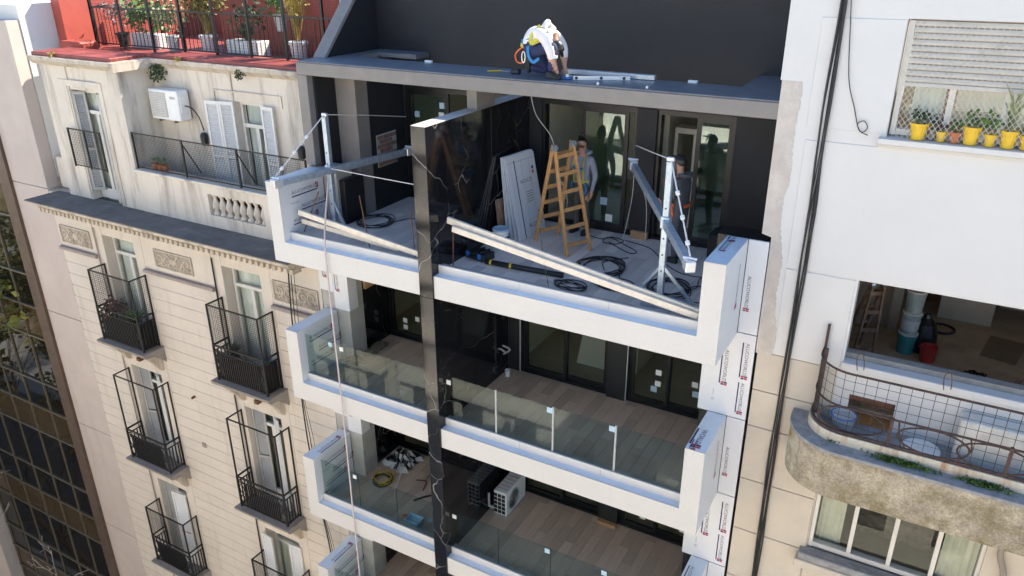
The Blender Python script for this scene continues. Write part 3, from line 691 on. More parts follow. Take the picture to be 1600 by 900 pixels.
    for a, b in yy: part(AB, 'marble_panel', 'black_marble', (3.31, 3.58, a, b, z+.0 if i else .0, 2.83 if i == 0 else z+H-.004), bevel=.003)
    # rooms behind
    part(AB, 'room_wall', 'beige_room', (-.1, 8.5, yb+3.5, yb+3.7, f, z+H+.3)); part(AB, 'room_wall', 'beige_room', (3.2, 3.7, yb+.25, yb+3.5, f, z+H+.2) if i == 0 else (3.25, 3.65, yb+.1, yb+3.5, f, z+H))
    part(AB, 'room_wall', 'beige_room', (5.75, 5.95, yb+1.0, yb+3.5, f, z+H))
    part(AB, 'room_floor', 'room_floor', (-.1, 8.5, yb+.12, yb+3.5, f-.012, f+.003))
    part(AB, 'room_side', 'beige_room', (-.12, .1, yb+.1, yb+3.5, f, z+H)); part(AB, 'room_side', 'beige_room', (8.35, 8.55, yb+.1, yb+3.5, f, z+H))
    if i:
        part(AB, 'loggia_wall', 'black_marble', (.45, .55, 1.62, 2.6, f, z+H)); part(AB, 'loggia_wall', 'charcoal_render', (7.82, 7.9, 1.62, 2.6, f, z+H))
        part(AB, 'ceiling', 'panel_white', (.31, 7.96, .31, 1.14, z+H-.1, z+H+.015)); part(AB, 'ceiling', 'panel_white', (.65, 7.80, 1.14, 1.63, z+H-.1, z+H+.015)); part(AB, 'ceiling', 'panel_white', (-.08, 8.54, 1.63, 6.4, z+H-.1, z+H+.015))
        part(AB, 'column', 'charcoal_render', (5.73, 6.11, 2.40, 2.7, f, z+H-.1), bevel=.004); part(AB, 'jamb_wall', 'charcoal_render', (3.58, 3.87, 2.44, 2.7, f, z+H-.1))
        for a, b in ((.56, 3.30), (3.88, 5.72), (6.12, 7.81)):
            part(AB, 'door_frame', 'black_frame', (a, b, 2.47, 2.6, f, f+.05), (a, b, 2.47, 2.6, z+2.62, z+H-.1), (a, a+.05, 2.48, 2.6, f+.05, z+2.62), (b-.05, b, 2.48, 2.6, f+.05, z+2.62))
        zt = z+2.62
        sash(AB, .62, 1.55, f+.05, zt, 2.50, [(.95, f+.42, .11, WP), (.95, f+.26, .11, WP), (1.28, f+.52, .11, WP)] if i == 1 else [(1.0, f+.6, .1, PB)])
        sash(AB, 1.5, 2.42, f+.05, zt, 2.55); sash(AB, 2.36, 3.25, f+.05, zt, 2.50)
        sash(AB, 3.93, 4.84, f+.05, zt, 2.50); sash(AB, 4.78, 5.67, f+.05, zt, 2.55)
        sash(AB, 6.17, 6.90, f+.05, zt, 2.50, [(6.69, f+.72, .11, WP), (6.69, f+.49, .11, WP), (6.62, f+.36, .12, PB)] if i == 1 else [(6.6, f+.35, .12, WP)])
        sash(AB, 6.85, 7.76, f+.05, zt, 2.55, [(7.36, f+.63, .11, WP), (7.39, f+.44, .12, PB)] if i == 1 else [(7.4, f+.3, .1, WP)])
        # glass balustrade
        for a, b, st in ((.31, 1.297, [(1.22, 1.30, .09, WP), (.95, 1.33, .09, PB)]), (1.303, 2.267, []), (2.273, 3.30, [(3.2, 1.28, .11, PB)]), (3.59, 4.617, [(3.66, 1.28, .09, WP)]), (4.623, 5.707, []), (5.713, 6.807, []), (6.813, 7.96, [])):
            g = part(AB, 'glass_panel', 'balcony_glass', (a, b, .194, .208, z+.50, z+1.395))
            if i == 1 or a > 4: 
                for (x, zz, s, c_) in (st or ([(b-.06, 1.33, .10, PB)] if 4 < a < 6 else [])): part(g, 'sticker', c_, (x-s/2, x+s/2, .188, .192, z+zz-s/2, z+zz+s/2))
            elif st: x, zz, s, c_ = st[0]; part(g, 'sticker', c_, (x-s/2, x+s/2, .188, .192, z+zz-s/2, z+zz+s/2))
        if i == 1:
            for x in (4.62, 5.71, 6.81): part(AB, 'edge_protector', 'grey_plastic', (x-.016, x+.016, .185, .217, z+.55, z+1.41), bevel=.003)
        else:
            for x in (1.3, 2.27, 4.62, 5.71, 6.81): part(AB, 'glass_joint', 'black_frame', (x-.003, x+.003, .196, .206, z+.55, z+1.395))
part(AB, 'marble_top', 'raw_concrete', (3.312, 3.578, -.028, 3.27, 2.831, 2.838))
# top terrace: frame, beam, walls
part(AB, 'left_fin', 'grey_render', (-.08, .15, 1.15, 1.82, 1.55, 3.205), bevel=.006)
part(AB, 'left_inner_wall', 'charcoal_render', (.151, .19, 1.30, 1.84, .43, 3.2))
part(AB, 'left_column', 'grey_render', (.15, .655, 1.85, 2.2, .43, 3.2)); part(AB, 'left_side_wall', 'charcoal_render', (.15, .66, 2.2, 3.4, .43, 3.2))
bp = part(AB, 'brick_patch', 'raw_concrete', (.655, .668, 2.35, 2.98, 1.28, 1.93))
for r_ in range(7):
    for c_ in range(3):
        y = 2.37+c_*.205+(r_ % 2)*.07
        if y+.19 < 2.99: part(bp, 'brick', 'exposed_brick', (.662, .680, y, y+.19, 1.30+r_*.088, 1.30+r_*.088+.075), bevel=.004)
part(AB, 'terrace_box', 'black_frame', (.2, .72, 1.25, 1.82, .43, 1.30), bevel=.01)
part(AB, 'terrace_box', 'charcoal_render', (7.25, 8.42, 2.85, 3.29, .43, .86), bevel=.01)
part(AB, 'beam', 'grey_render', (-.08, 8.47, 1.15, 2.1, 3.207, 3.425), bevel=.008)
part(AB, 'beam_coating', 'slab_coating', (-.06, 8.46, 1.165, 2.09, 3.427, 3.45), bevel=.006)
part(AB, 'beam_wing', 'grey_render', (-.08, .42, 2.1, 3.3, 3.21, 3.425)); part(AB, 'beam_wing', 'grey_render', (7.70, 8.47, 2.1, 3.3, 3.21, 3.425))
part(AB, 'wing_coating', 'slab_coating', (.16, .41, 2.092, 3.29, 3.427, 3.449)); part(AB, 'wing_coating', 'slab_coating', (7.71, 8.46, 2.092, 3.29, 3.427, 3.449))
part(AB, 'rear_rim', 'slab_coating', (.42, 1.36, 2.86, 3.29, 3.36, 3.447), bevel=.005)
part(AB, 'post', 'grey_render', (3.36, 3.55, 1.5, 2.08, 2.832, 3.206))
MB().prism([(1.72, 3.427), (3.3, 3.427), (3.3, 5.05)], 'x', -.08, .13).build('side_gable', 'charcoal_render', AB)
MB().prism([(1.66, 3.452), (1.72, 3.43), (3.33, 5.08), (3.28, 5.13)], 'x', -.12, .155).build('gable_coping', 'grey_render', AB)
part(AB, 'upper_wall', 'charcoal_render', (-.12, 8.47, 3.3, 3.6, 2.76, 5.75)); part(AB, 'upper_roof', 'slab_coating', (-.1, 8.45, 3.6, 9.5, 5.4, 5.6)); part(AB, 'upper_side', 'grey_render', (-.14, .1, 3.6, 9.6, 3.0, 5.7))
for b_ in ((7.40, 8.44, 3.3, 3.55, .43, 2.757), (5.70, 6.06, 3.28, 3.6, .43, 2.757), (3.55, 3.83, 3.3, 3.6, .43, 2.757), (.66, .70, 3.31, 3.6, .43, 2.757)): part(AB, 'back_wall', 'charcoal_render', b_)
part(AB, 'ceiling', 'beige_room', (-.1, 8.5, 3.6, 6.8, 2.76, 2.9))
part(AB, 'door_frame', 'black_frame', (3.83, 5.70, 3.32, 3.5, .43, .47), (3.83, 5.70, 3.32, 3.5, 2.68, 2.757), (3.83, 3.89, 3.33, 3.5, .47, 2.68), (5.64, 5.70, 3.33, 3.5, .47, 2.68))
part(AB, 'door_frame', 'black_frame', (6.06, 7.40, 3.32, 3.5, .43, .47), (6.06, 7.40, 3.32, 3.5, 2.68, 2.757), (6.06, 6.12, 3.33, 3.5, .47, 2.68), (7.34, 7.40, 3.33, 3.5, .47, 2.68))
part(AB, 'door_frame', 'black_frame', (.70, 3.55, 3.32, 3.5, .43, .47), (.70, 3.55, 3.32, 3.5, 2.68, 2.757), (.70, .78, 3.33, 3.5, .47, 2.68))
sash(AB, .74, 1.72, .47, 2.68, 3.36, [(1.55, 2.42, .12, PB), (1.53, 2.22, .13, WP), (.93, 2.2, .12, PB)], gm='green_glass', w=.08)
sash(AB, 4.60, 5.52, .47, 2.68, 3.36, [(5.10, .98, .14, PB), (5.22, .67, .14, WP)], gm='green_glass', w=.075)
sash(AB, 6.74, 7.36, .47, 2.68, 3.36, [], gm='green_glass', w=.075)
part(AB, 'shelf_unit', 'beige_room', (5.5, 5.75, 3.9, 4.2, .43, 1.95), (6.1, 6.75, 4.2, 4.5, 2.2, 2.3), (6.1, 6.16, 4.2, 4.5, .43, 2.2), (6.45, 6.5, 4.2, 4.5, .43, 2.2))
part(AB, 'plywood_filler', 'plywood', (.6, .66, 1.66, 2.2, -1.1, -.1))

# ================================================================== RIGHT HOUSE
RH = thing('white_house', (12, 1.15, GZ), 'white painted house with rounded mossy balcony and cables on the right', 'building')
RX0, RX1 = 8.60, 15.5
part(RH, 'wall', 'white_paint', (8.80, 9.78, 1.15, 1.45, -.20, 8), (9.78, RX1, 1.152, 1.45, 1.18, 3.09), (9.78, RX1, 1.15, 1.45, 4.52, 8))
part(RH, 'wall_edge', 'white_paint', (8.42, 8.80, 1.15, 9, 3.72, 8)); 
# peeled party strip with ragged edge
rr = random.Random(5); zz = 3.72; left = []; right = []
while zz > -.25:
    k_ = 3.72-zz; left.append((8.44 if zz > 1.6 else 8.575, zz)); right.append((8.67+.035*math.sin(k_*2.1)+.02*math.sin(k_*5.3+1)+rr.uniform(-.012, .012)+.10*min(1, max(0, (2.2-zz)*1.2)), zz)); zz -= .035
MB().prism(right+left[::-1], 'y', 1.146, 1.30).build('peeled_strip', 'peeled_plaster', RH)
part(RH, 'wall', 'white_paint', (8.60, 8.80, 1.152, 1.45, -.20, 3.72))
part(RH, 'party_wall', 'peeled_plaster', (8.575, 8.8, 1.46, 9, -6, 3.72))
# scored lines of the render (recessed joints as thin dark beads would be paint: modelled as shallow raised panels)
part(RH, 'raised_panel', 'white_paint', (8.82, 9.775, 1.138, 1.151, 3.16, 4.505), bevel=.004); part(RH, 'raised_panel', 'white_paint', (8.83, 9.745, 1.138, 1.151, -.185, 1.17), bevel=.004); part(RH, 'raised_panel', 'white_paint', (8.83, 15, 1.139, 1.151, 1.20, 2.99), bevel=.004)
# stone courses below the paint
zz = [-.205, -.86, -1.5, -2.5, -3.5, -4.5, -5.5, -6.5]
for a, b in zip(zz, zz[1:]):
    for x0, x1 in ((8.60, 9.05), (9.062, 9.74)): part(RH, 'stone_block', 'beige_stone', (x0, x1, 1.15, 1.4, b+.006, a-.006), bevel=.008)
part(RH, 'wall_lower', 'beige_stone', (8.60, 9.76, 1.18, 1.45, GZ, -.2)); part(RH, 'wall_lower', 'beige_stone', (9.76, RX1, 1.155, 1.45, -2.33, -1.7)); part(RH, 'wall_lower', 'beige_stone', (9.76, RX1, 1.155, 1.45, GZ, -3.5)); part(RH, 'wall_lower', 'beige_stone', (12.05, RX1, 1.157, 1.45, -3.5, -2.3))
# upper window with roller blind
W = part(RH, 'roller_window', 'window_white', (9.80, 9.86, 1.22, 1.4, 3.15, 4.5), (9.86, 14, 1.24, 1.4, 3.15, 3.22), (10.36, 10.43, 1.27, 1.33, 3.22, 3.8), (10.94, 11.01, 1.27, 1.33, 3.22, 3.8), (11.5, 11.57, 1.27, 1.33, 3.22, 3.8))
for i in range(10):
    MB().prism([(1.205, 3.80+i*.071+.003), (1.190, 3.80+i*.071+.030), (1.205, 3.80+i*.071+.058), (1.222, 3.80+i*.071+.058), (1.222, 3.80+i*.071+.003)], 'x', 9.865, 14).build('slat', 'roller_slat', W)
part(W, 'blind_backing', 'room_brown', (9.863, 14, 1.223, 1.23, 3.79, 4.515))
part(W, 'blind_rail', 'roller_slat', (9.862, 14, 1.19, 1.235, 3.745, 3.795), bevel=.006)
for a, b in ((9.86, 10.36), (10.43, 10.94), (11.01, 11.5)): part(W, 'pane', 'clear_glass', (a, b, 1.30, 1.306, 3.22, 3.8))
g = MB(); n = 14
for (xa, xb, yb_) in ((9.98, 10.33, 1.42), (10.45, 11.2, 1.75)):
    vs = []
    for k in range(n+1): xx = xa+(xb-xa)*k/n; yy = yb_+.02*math.sin(k*2.0); vs += [(xx, yy, 3.3), (xx, yy, 4.2)]
    g.add(vs, [(2*k, 2*k+2, 2*k+3, 2*k+1) for k in range(n)])
g.build('curtain', 'curtain', W, smooth=True); part(W, 'room', 'red_cap', (10.3, 10.36, 1.45, 1.5, 3.2, 4.4)); part(W, 'room', 'room_brown', (9.5, 14, 2.3, 2.4, 3, 4.6)); part(W, 'room_side', 'room_brown', (9.5, 9.6, 1.46, 2.3, 3, 4.6)); part(W, 'room_floor', 'room_brown', (9.6, 14, 1.46, 2.3, 2.95, 3.1)); part(W, 'room_shelf', 'curtain_cream', (9.9, 11.5, 1.7, 1.9, 3.28, 3.42))
SILL = MB().prism([(1.45, 2.99), (1.12, 2.99), (1.08, 3.03), (1.02, 3.06), (1.02, 3.12), (1.45, 3.13)], 'x', 9.70, 15).build('window_sill', 'white_paint', RH)
g = MB(); s = .062
for k in range(-26, 60):            # diamond safety net
    for sg in (1, -1):
        xa = 9.83+k*s; pts = []
        za, zb = 3.15, 4.5
        x_a, x_b = xa, xa+sg*(zb-za)*.72
        if min(x_a, x_b) > 11.9 or max(x_a, x_b) < 9.83: continue
        t0 = 0; t1 = 1
        for lim, sgn in ((9.83, 1), (11.95, -1)):
            dx = x_b-x_a
            if (x_a-lim)*sgn < 0: t0 = max(t0, (lim-x_a)/dx)
            if (x_b-lim)*sgn < 0: t1 = min(t1, (lim-x_a)/dx)
        if t1 > t0: g.bar((x_a+(x_b-x_a)*t0, 1.12+.002*sg, za+(zb-za)*t0), (x_a+(x_b-x_a)*t1, 1.12+.002*sg, za+(zb-za)*t1), .0045)
g.build('safety_net', 'net_cord', RH)
# opening with the gutted room
part(RH, 'opening_reveal', 'cement_wet', (9.78, RX1, 1.30, 1.45, -.14, .02)); part(RH, 'opening_ledge', 'white_paint', (9.76, RX1, 1.10, 1.30, -.16, -.06), bevel=.01)
part(RH, 'parapet_below', 'white_paint', (9.62, 9.94, 1.151, 1.4, -1.0, -.16), (10.54, RX1, 1.151, 1.4, -1.0, -.16), (9.94, 10.54, 1.151, 1.4, -.55, -.16))
part(RH, 'wall_hole', 'old_wood', (9.94, 10.54, 1.55, 1.6, -1.0, -.55)); part(RH, 'hole_edge', 'rust', (9.94, 10.5, 1.16, 1.22, -.62, -.555))
part(RH, 'room_floor', 'dust_floor', (9.3, RX1, 1.45, 8, -.95, -.9)); part(RH, 'room_wall', 'room_brown', (9.2, 9.45, 1.45, 8, -.9, 1.6)); part(RH, 'room_wall', 'room_dim', (10.9, 11.75, 5.4, 5.6, -.9, 1.6), (12.6, RX1, 5.4, 5.6, -.9, 1.6), (9.45, 10.15, 4.6, 4.8, -.9, 1.6), (10.15, 10.3, 4.4, 5.6, -.9, 1.6))
part(RH, 'room_back', 'room_brown', (9.3, RX1, 7.6, 7.8, -.9, 1.6)); part(RH, 'room_ceiling', 'room_dim', (9.3, RX1, 1.45, 8, 1.5, 1.6)); part(RH, 'room_door', 'room_dim', (11.9, 12.9, 6.4, 6.5, -.9, .3)); part(RH, 'room_side', 'room_brown', (RX1-.2, RX1, 1.45, 8, -.9, 1.6))
# lower window
W2 = part(RH, 'lower_window', 'window_white', (9.765, 9.82, 1.20, 1.33, -3.42, -2.34), (12.0, 12.05, 1.20, 1.33, -3.42, -2.34), (9.82, 12.0, 1.22, 1.33, -3.42, -3.34), (9.82, 12.0, 1.22, 1.33, -2.42, -2.34), *[(x-.03, x+.03, 1.225, 1.31, -3.34, -2.42) for x in (10.35, 10.91, 11.48)])
for a, b in ((9.82, 10.32), (10.38, 10.88), (10.94, 11.45), (11.51, 12.0)): part(W2, 'pane', 'clear_glass', (a, b, 1.26, 1.266, -3.34, -2.42))
for xa, xb in ((9.84, 10.2), (11.55, 12.0)):
    g = MB(); vs = []
    for k in range(15): xx = xa+(xb-xa)*k/14; yy = 1.42+.025*math.sin(k*2.1); vs += [(xx, yy, -3.4), (xx, yy, -2.3)]
    g.add(vs, [(2*k, 2*k+2, 2*k+3, 2*k+1) for k in range(14)]); g.build('curtain', 'curtain_cream', W2, smooth=True)
part(W2, 'room', 'room_brown', (9.3, 12.6, 3.4, 3.5, -4, -2)); part(W2, 'room_floor', 'room_brown', (9.2, 12.7, 1.46, 3.5, -3.75, -3.55)); part(W2, 'room_ceiling', 'room_brown', (9.2, 12.7, 1.46, 3.5, -2.2, -2.1)); part(W2, 'room_side', 'room_brown', (9.2, 9.3, 1.46, 3.5, -3.7, -2.1)); part(W2, 'room_side', 'room_brown', (12.6, 12.7, 1.46, 3.5, -3.7, -2.1)); part(W2, 'bed', 'dust_cloth', (10.3, 11.6, 2.0, 3.2, -3.5, -3.05), bevel=.05); part(W2, 'blanket', 'teal_plastic', (10.45, 10.7, 2.2, 3.2, -3.04, -2.8), bevel=.04); part(W2, 'blanket', 'blue_plastic', (10.72, 11.15, 2.2, 3.2, -3.04, -2.82), bevel=.04); part(W2, 'blanket', 'leaf_green', (11.18, 11.4, 2.2, 3.2, -3.04, -2.85), bevel=.04)
part(RH, 'lower_sill', 'ledge_top', (9.66, 12.2, .98, 1.2, -3.56, -3.43), bevel=.015); part(RH, 'sill_face', 'beige_stone', (9.62, 12.25, .96, 1.2, -3.72, -3.563), bevel=.015)
# rounded balcony
def bal_outline(off, y_front, x_left, n=10):
    """plan from the wall round the corner to the right"""
    r = .72-off; cx, cy = x_left+off+r, y_front+off+r; pts = [(x_left+off, 1.15)]
    for k in range(n+1):
        a = math.pi+math.pi/2*k/n; pts.append((cx+r*math.cos(a), cy+r*math.sin(a)))
    pts.append((RX1, y_front+off)); return pts
def wall_band(pts, z0, z1, name, mat, th=.12, parent=None):
    m = MB(); n = len(pts); nrm = []
    for k in range(n):
        a = Vector(pts[max(k-1, 0)]); b = Vector(pts[min(k+1, n-1)]); d = (b-a).normalized(); nrm.append(Vector((-d.y, d.x)))
    inn = [Vector(p)+q*th for p, q in zip(pts, nrm)]
    vs = [(p[0], p[1], z0) for p in pts]+[(p[0], p[1], z1) for p in pts]+[(p[0], p[1], z1) for p in inn]+[(p[0], p[1], z0) for p in inn]
    fs = []
    for k in range(n-1):
        for r_ in range(4): fs.append((r_*n+k, r_*n+k+1, ((r_+1) % 4)*n+k+1, ((r_+1) % 4)*n+k))
    m.add(vs, fs); return m.build(name, mat, parent or RH)
out = bal_outline(0, .25, 9.25)
poly = out+[(RX1, 1.15)]
SLAB = MB().prism(poly, 'z', -1.74, -1.04).build('balcony_body', 'mossy_concrete', RH)
MB().prism([(p[0], p[1]) for p in bal_outline(-.02, .25, 9.25)]+[(RX1, 1.15)], 'z', -1.04, -.985).build('balcony_ledge', 'ledge_top', RH, bevel=.008)
wall_band(out[1:7], -1.70, -1.06, 'lichen_patch', 'lichen', th=-.004)
inner = bal_outline(.22, .25, 9.25)
wall_band(inner, -.99, -.84, 'balcony_curb', 'flaking_lime', th=.1)
# railing: flat rails, wire grid and rusty rings
rail = bal_outline(.26, .25, 9.25); rail3 = [Vector((p[0], p[1], 0)) for p in rail]
g = MB()
for zz, rr_ in ((.10, .016), (-.42, .016), (-.82, .024)): g.tube([p+Vector((0, 0, zz)) for p in rail3], rr_, 6)
g.bar((9.52, 1.1, -.85), (9.52, 1.1, .48), .035); g.bar((9.55, .93, -.85), (9.56, .9, .2), .05)
for x in (10.54, 11.9, 13.3): g.box(x-.02, x+.02, .49, .53, -.84, -.40)
RAIL = g.build('balcony_railing', 'rusty_iron', RH)
g = MB(); L_ = 0
for a, b in zip(rail3, rail3[1:]):
    seg = (b-a).length; d = (b-a)/seg; t = (-L_) % .135
    while t < seg:
        p = a+d*t; g.bar(p+Vector((0, 0, -.82)), p+Vector((0, 0, .10)), .007); t += .135
    L_ += seg
for k in range(1, 7): g.tube([p+Vector((0, 0, -.82+k*.135)) for p in rail3], .0035, 4)
g.build('wire_grid', 'iron_black', RAIL)
g = MB()
for cx in (10.05, 11.05, 11.75, 12.5): g.tube([(cx+.42*math.cos(t*math.pi/12), .505+(.0 if cx > 10.5 else .05), -.62+.19*math.sin(t*math.pi/12)) for t in range(24)], .014, 6, closed=True)
for a, b in ((10.62, 10.75), (11.45, 11.35), (12.1, 12.2)): g.tube(catmull([(a, .505, -.42), (a+.03, .50, -.6), (b, .505, -.8)]), .012, 5)
g.build('scroll_rings', 'rusty_iron', RAIL)
# ================================================================== THINGS ON THE TOP TERRACE
F1 = .431; F2 = FZ-H+.001; F3 = FZ-2*H+.001
# wooden A-frame ladder
def a_ladder(name, label, A, B, mat, rungs=6, w=.045, group=None, cat='ladder'):
    """A, B: each (foot0, foot1, top0, top1) of one leaf"""
    c = sum((Vector(p) for p in (A[0], A[1], B[0], B[1])), Vector())/4
    t = thing(name, (c.x, c.y, A[0][2]), label, cat, group)
    for (f0, f1, t0, t1) in (A, B):
        f0, f1, t0, t1 = map(Vector, (f0, f1, t0, t1)); side = (f1-f0).normalized(); nrm = side.cross((t0-f0).normalized())
        MB().bar(f0, t0+(t0-f0).normalized()*.05, .075, .035, up=side).build('rail', mat, t, bevel=.005); MB().bar(f1, t1+(t1-f1).normalized()*.05, .075, .035, up=side).build('rail', mat, t, bevel=.005)
        for k in range(rungs):
            u = (k+.6)/(rungs+.1); a = f0+(t0-f0)*u; b = f1+(t1-f1)*u; MB().bar(a, b, .03, .07).build('rung', mat, t, bevel=.004)
    for tp in (A[2], A[3]):
        tp = Vector(tp); MB().lathe(tp+Vector((0, 0, .0)), [(.055, -.03), (.055, .03)], 10, axis=tuple((Vector(A[3])-Vector(A[2])).normalized())).build('hinge', 'galvanised', t)
    return t
LA = a_ladder('step_ladder', 'tall honey wood A-frame stepladder on the top terrace in front of grey hoodie worker',
    ((5.14, 1.78, F1), (5.37, 2.24, F1), (4.76, 2.0, 2.22), (4.92, 2.38, 2.24)), ((4.28, 2.23, F1), (4.52, 2.68, F1), (4.71, 2.02, 2.22), (4.87, 2.40, 2.24)), 'ladder_wood', 6)
# leaning stack of printed panels, each its own sheet
for k in range(4):
    dx = .034*k; m = MB()
    b0 = Vector((3.80+dx*2.2+.03, 1.98+.015*k, F1+.002)); b1 = Vector((3.93+dx*2.2+.03, 2.80+.01*k, F1+.002)); t0 = Vector((3.63+dx*.7, 2.12+.01*k, 1.90-.03*(k % 2))); t1 = t0+(b1-b0)
    n = (b1-b0).cross(t0-b0).normalized()*.008
    if n.x < 0: n = -n
    m.add([b0-n, b1-n, t1-n, t0-n, b0+n, b1+n, t1+n, t0+n], [(0, 1, 2, 3), (7, 6, 5, 4), (0, 4, 5, 1), (1, 5, 6, 2), (2, 6, 7, 3), (3, 7, 4, 0)])
    lab = ['hindmost printed facade sheet of the stack leaning on black marble', 'second printed facade sheet from the marble in the leaning stack', 'third printed facade sheet from the marble in the leaning stack', 'foremost blue-white printed facade sheet leaning in front of the stack'][k]
    o = one('facade_sheet', 'panel_film', lab, 'panel', m, 'facade sheets leaning on the marble wall')
    if k == 3:
        t = (b1-b0).normalized(); u = (t0-b0).normalized()
        if t.cross(u).dot(n) < 0: pass
        nn = n.normalized(); e = b0+nn*.009
        lettering(o, e+t*.34+u*.16, t, u, .38, txt='ALUCO', bar=False, logo=False); lettering(o, e+t*.30+u*.98, t, u, .34, txt='ALUCO', bar=False, logo=False)
        g = MB()
        def strip(a, b, c, d, mi): p = [e+nn*.002+t*x+u*y for x, y in ((a, c), (b, c), (b, d), (a, d))]; g.quad(*p, mi)
        strip(.20, .225, .0, 1.42, 0); strip(.40, .404, .0, 1.40, 1); strip(.62, .624, .2, 1.36, 1); strip(.1, .103, 0, 1.42, 1)
        strip(.68, .73, .36, .42, 0); strip(.68, .73, .28, .34, 2); strip(.68, .73, 1.18, 1.24, 0); strip(.68, .73, 1.10, 1.16, 2); strip(.02, .80, 1.385, 1.39, 1)
        for q in range(5): strip(.42, .60, .62+.045*q, .63+.045*q, 1)
        g.build('film_stripes', ['lettering_navy', 'lettering_grey', 'lettering_red'], o)
m = MB(); m.add([(3.70, 1.92, F1), (3.76, 2.22, F1), (3.64, 2.26, 1.16), (3.60, 1.96, 1.16), (3.72, 1.92, F1), (3.78, 2.22, F1), (3.66, 2.26, 1.16), (3.62, 1.96, 1.16)], [(0, 1, 2, 3), (7, 6, 5, 4), (0, 4, 5, 1), (1, 5, 6, 2), (2, 6, 7, 3), (3, 7, 4, 0)])
one('offcut_board', 'old_wood', 'narrow brown board offcut leaning behind the printed sheets', 'board', m)
# long pale planks laid across the parapet
def plank(a, b, w, h, label, roll=0.):
    d = (Vector(b)-Vector(a)).normalized(); up = Vector((0, math.sin(roll), math.cos(roll)))
    return one('timber_plank', 'plank_wood', label, 'plank', MB().bar(a, b, w, h, up=up), 'pale timber planks on the terrace edge', bevel=.006)
plank((3.66, .36, 1.275), (7.90, .33, .60), .05, .11, 'long pale plank sloping from marble wall to right parapet, rear of the pair')
plank((3.80, .285, 1.17), (7.90, .262, .575), .045, .10, 'long pale plank sloping from marble wall to right parapet, front of the pair')
plank((.40, .33, .90), (3.27, .30, .575), .05, .10, 'pale plank sloping down behind left white band, upper one')
plank((.37, .42, .70), (2.60, .40, .56), .05, .09, 'pale plank behind left white band, lower shorter one')
# suspended-platform outriggers (davits)
DL = thing('roof_davit', (.77, .86, F1), 'galvanised davit on left terrace with mast, boom over the left parapet', 'davit', 'galvanised davits')
def davit(t, P, top, a, b, feet, bz):
    P = Vector(P); MB().box(P.x-.045, P.x+.045, P.y-.045, P.y+.045, F1, top).build('mast', 'galvanised', t, bevel=.006)
    MB().bar(a, b, .10, .12).build('boom', 'galvanised', t, bevel=.008)
    for f in feet: MB().bar((f[0], f[1], F1+.03), (P.x, P.y, F1+.62), .05, .05).build('brace', 'galvanised', t, bevel=.004)
    MB().bar((feet[0][0], feet[0][1], F1+.03), (feet[1][0], feet[1][1], F1+.03), .06, .06).build('foot_beam', 'galvanised', t, bevel=.004)
    g = MB()
    for zz in (.55, .8, 1.05, 1.3, 1.5): g.lathe((P.x, P.y-.046, F1+zz), [(.014, 0), (.014, -.004)], 8, axis=(0, 1, 0))
    g.build('bolt_holes', 'black_frame', t)
    MB().box(P.x-.065, P.x+.065, P.y-.065, P.y+.065, bz-.09, bz+.09).build('clamp', 'galvanised', t, bevel=.008)
    MB().box(P.x-.055, P.x+.055, P.y-.03, P.y+.03, top, top+.06).build('mast_head', 'bright_aluminium', t, bevel=.01)
    A, B = Vector(a), Vector(b); d = (B-A).normalized()
    for e, s in ((A, 1), (B, -1)):
        q = e+d*s*.06; MB().bar(e-d*s*.02, e+d*s*.16, .13, .15).build('end_clamp', 'bright_aluminium', t, bevel=.01)
        MB().tube([q+Vector((-.09, 0, .09)), q+Vector((.09, 0, .09))], .018, 8).build('pin', 'bright_aluminium', t)
        if s < 0: continue
        pts = [Vector((P.x, P.y, top+.04))+((q+Vector((0, 0, .12)))-Vector((P.x, P.y, top+.04)))*k/8 for k in range(9)]
        c = MB().tube(pts, .011, 5).build('stay_rope', 'rope_white', t)
        g = MB()
        for k in (3, 5, 7): g.lathe(pts[k], [(.0, -.04), (.03, -.025), (.03, .025), (.0, .04)], 8, axis=tuple((pts[k]-pts[k-1]).normalized()))
        g.build('turnbuckle', 'white_plastic', c)
davit(DL, (.77, .86, 0), 2.58, (.57, -.34, 1.62), (1.23, 2.72, 1.62), ((.40, 1.12), (1.05, .86)), 1.62)
MB().tube([(.77, .86, 2.61), (.75, 2.0, 2.4), (.71, 3.29, 2.14)], .008, 5).tube([(.80, .80, 1.66), (1.9, .70, 1.67), (3.32, .55, 1.70)], .008, 5).build('guy_wire', 'rope_white', DL)
DR = thing('roof_davit', (7.19, .69, F1), 'galvanised davit on right terrace, boom slanting down over the right parapet', 'davit', 'galvanised davits')
davit(DR, (7.19, .69, 0), 2.60, (7.94, -.50, 1.60), (5.84, 2.80, 1.92), ((6.75, .88), (7.63, .88)), 1.72)
MB().box(6.95, 7.75, .52, .60, F1, F1+.08).build('floor_beam', 'galvanised', DR, bevel=.004)
one('safety_wire', 'rope_white', 'thin white wire from right davit mast to dark column', 'wire', MB().tube([(7.17, .72, 2.62), (6.5, 1.9, 2.38), (5.72, 3.25, 2.12)], .010, 5))
# hanging rope down the front
one('hanging_rope', 'rope_pink', 'pale rope hanging from left davit down the white balcony fronts', 'rope', MB().tube(catmull([(.80, .80, 1.60), (1.15, .18, .80), (1.30, -.03, .42), (1.31, -.05, .0), (1.33, -.06, -3.0), (1.30, -.05, -6), (1.31, -.06, -9.5)], 8), .016, 6))
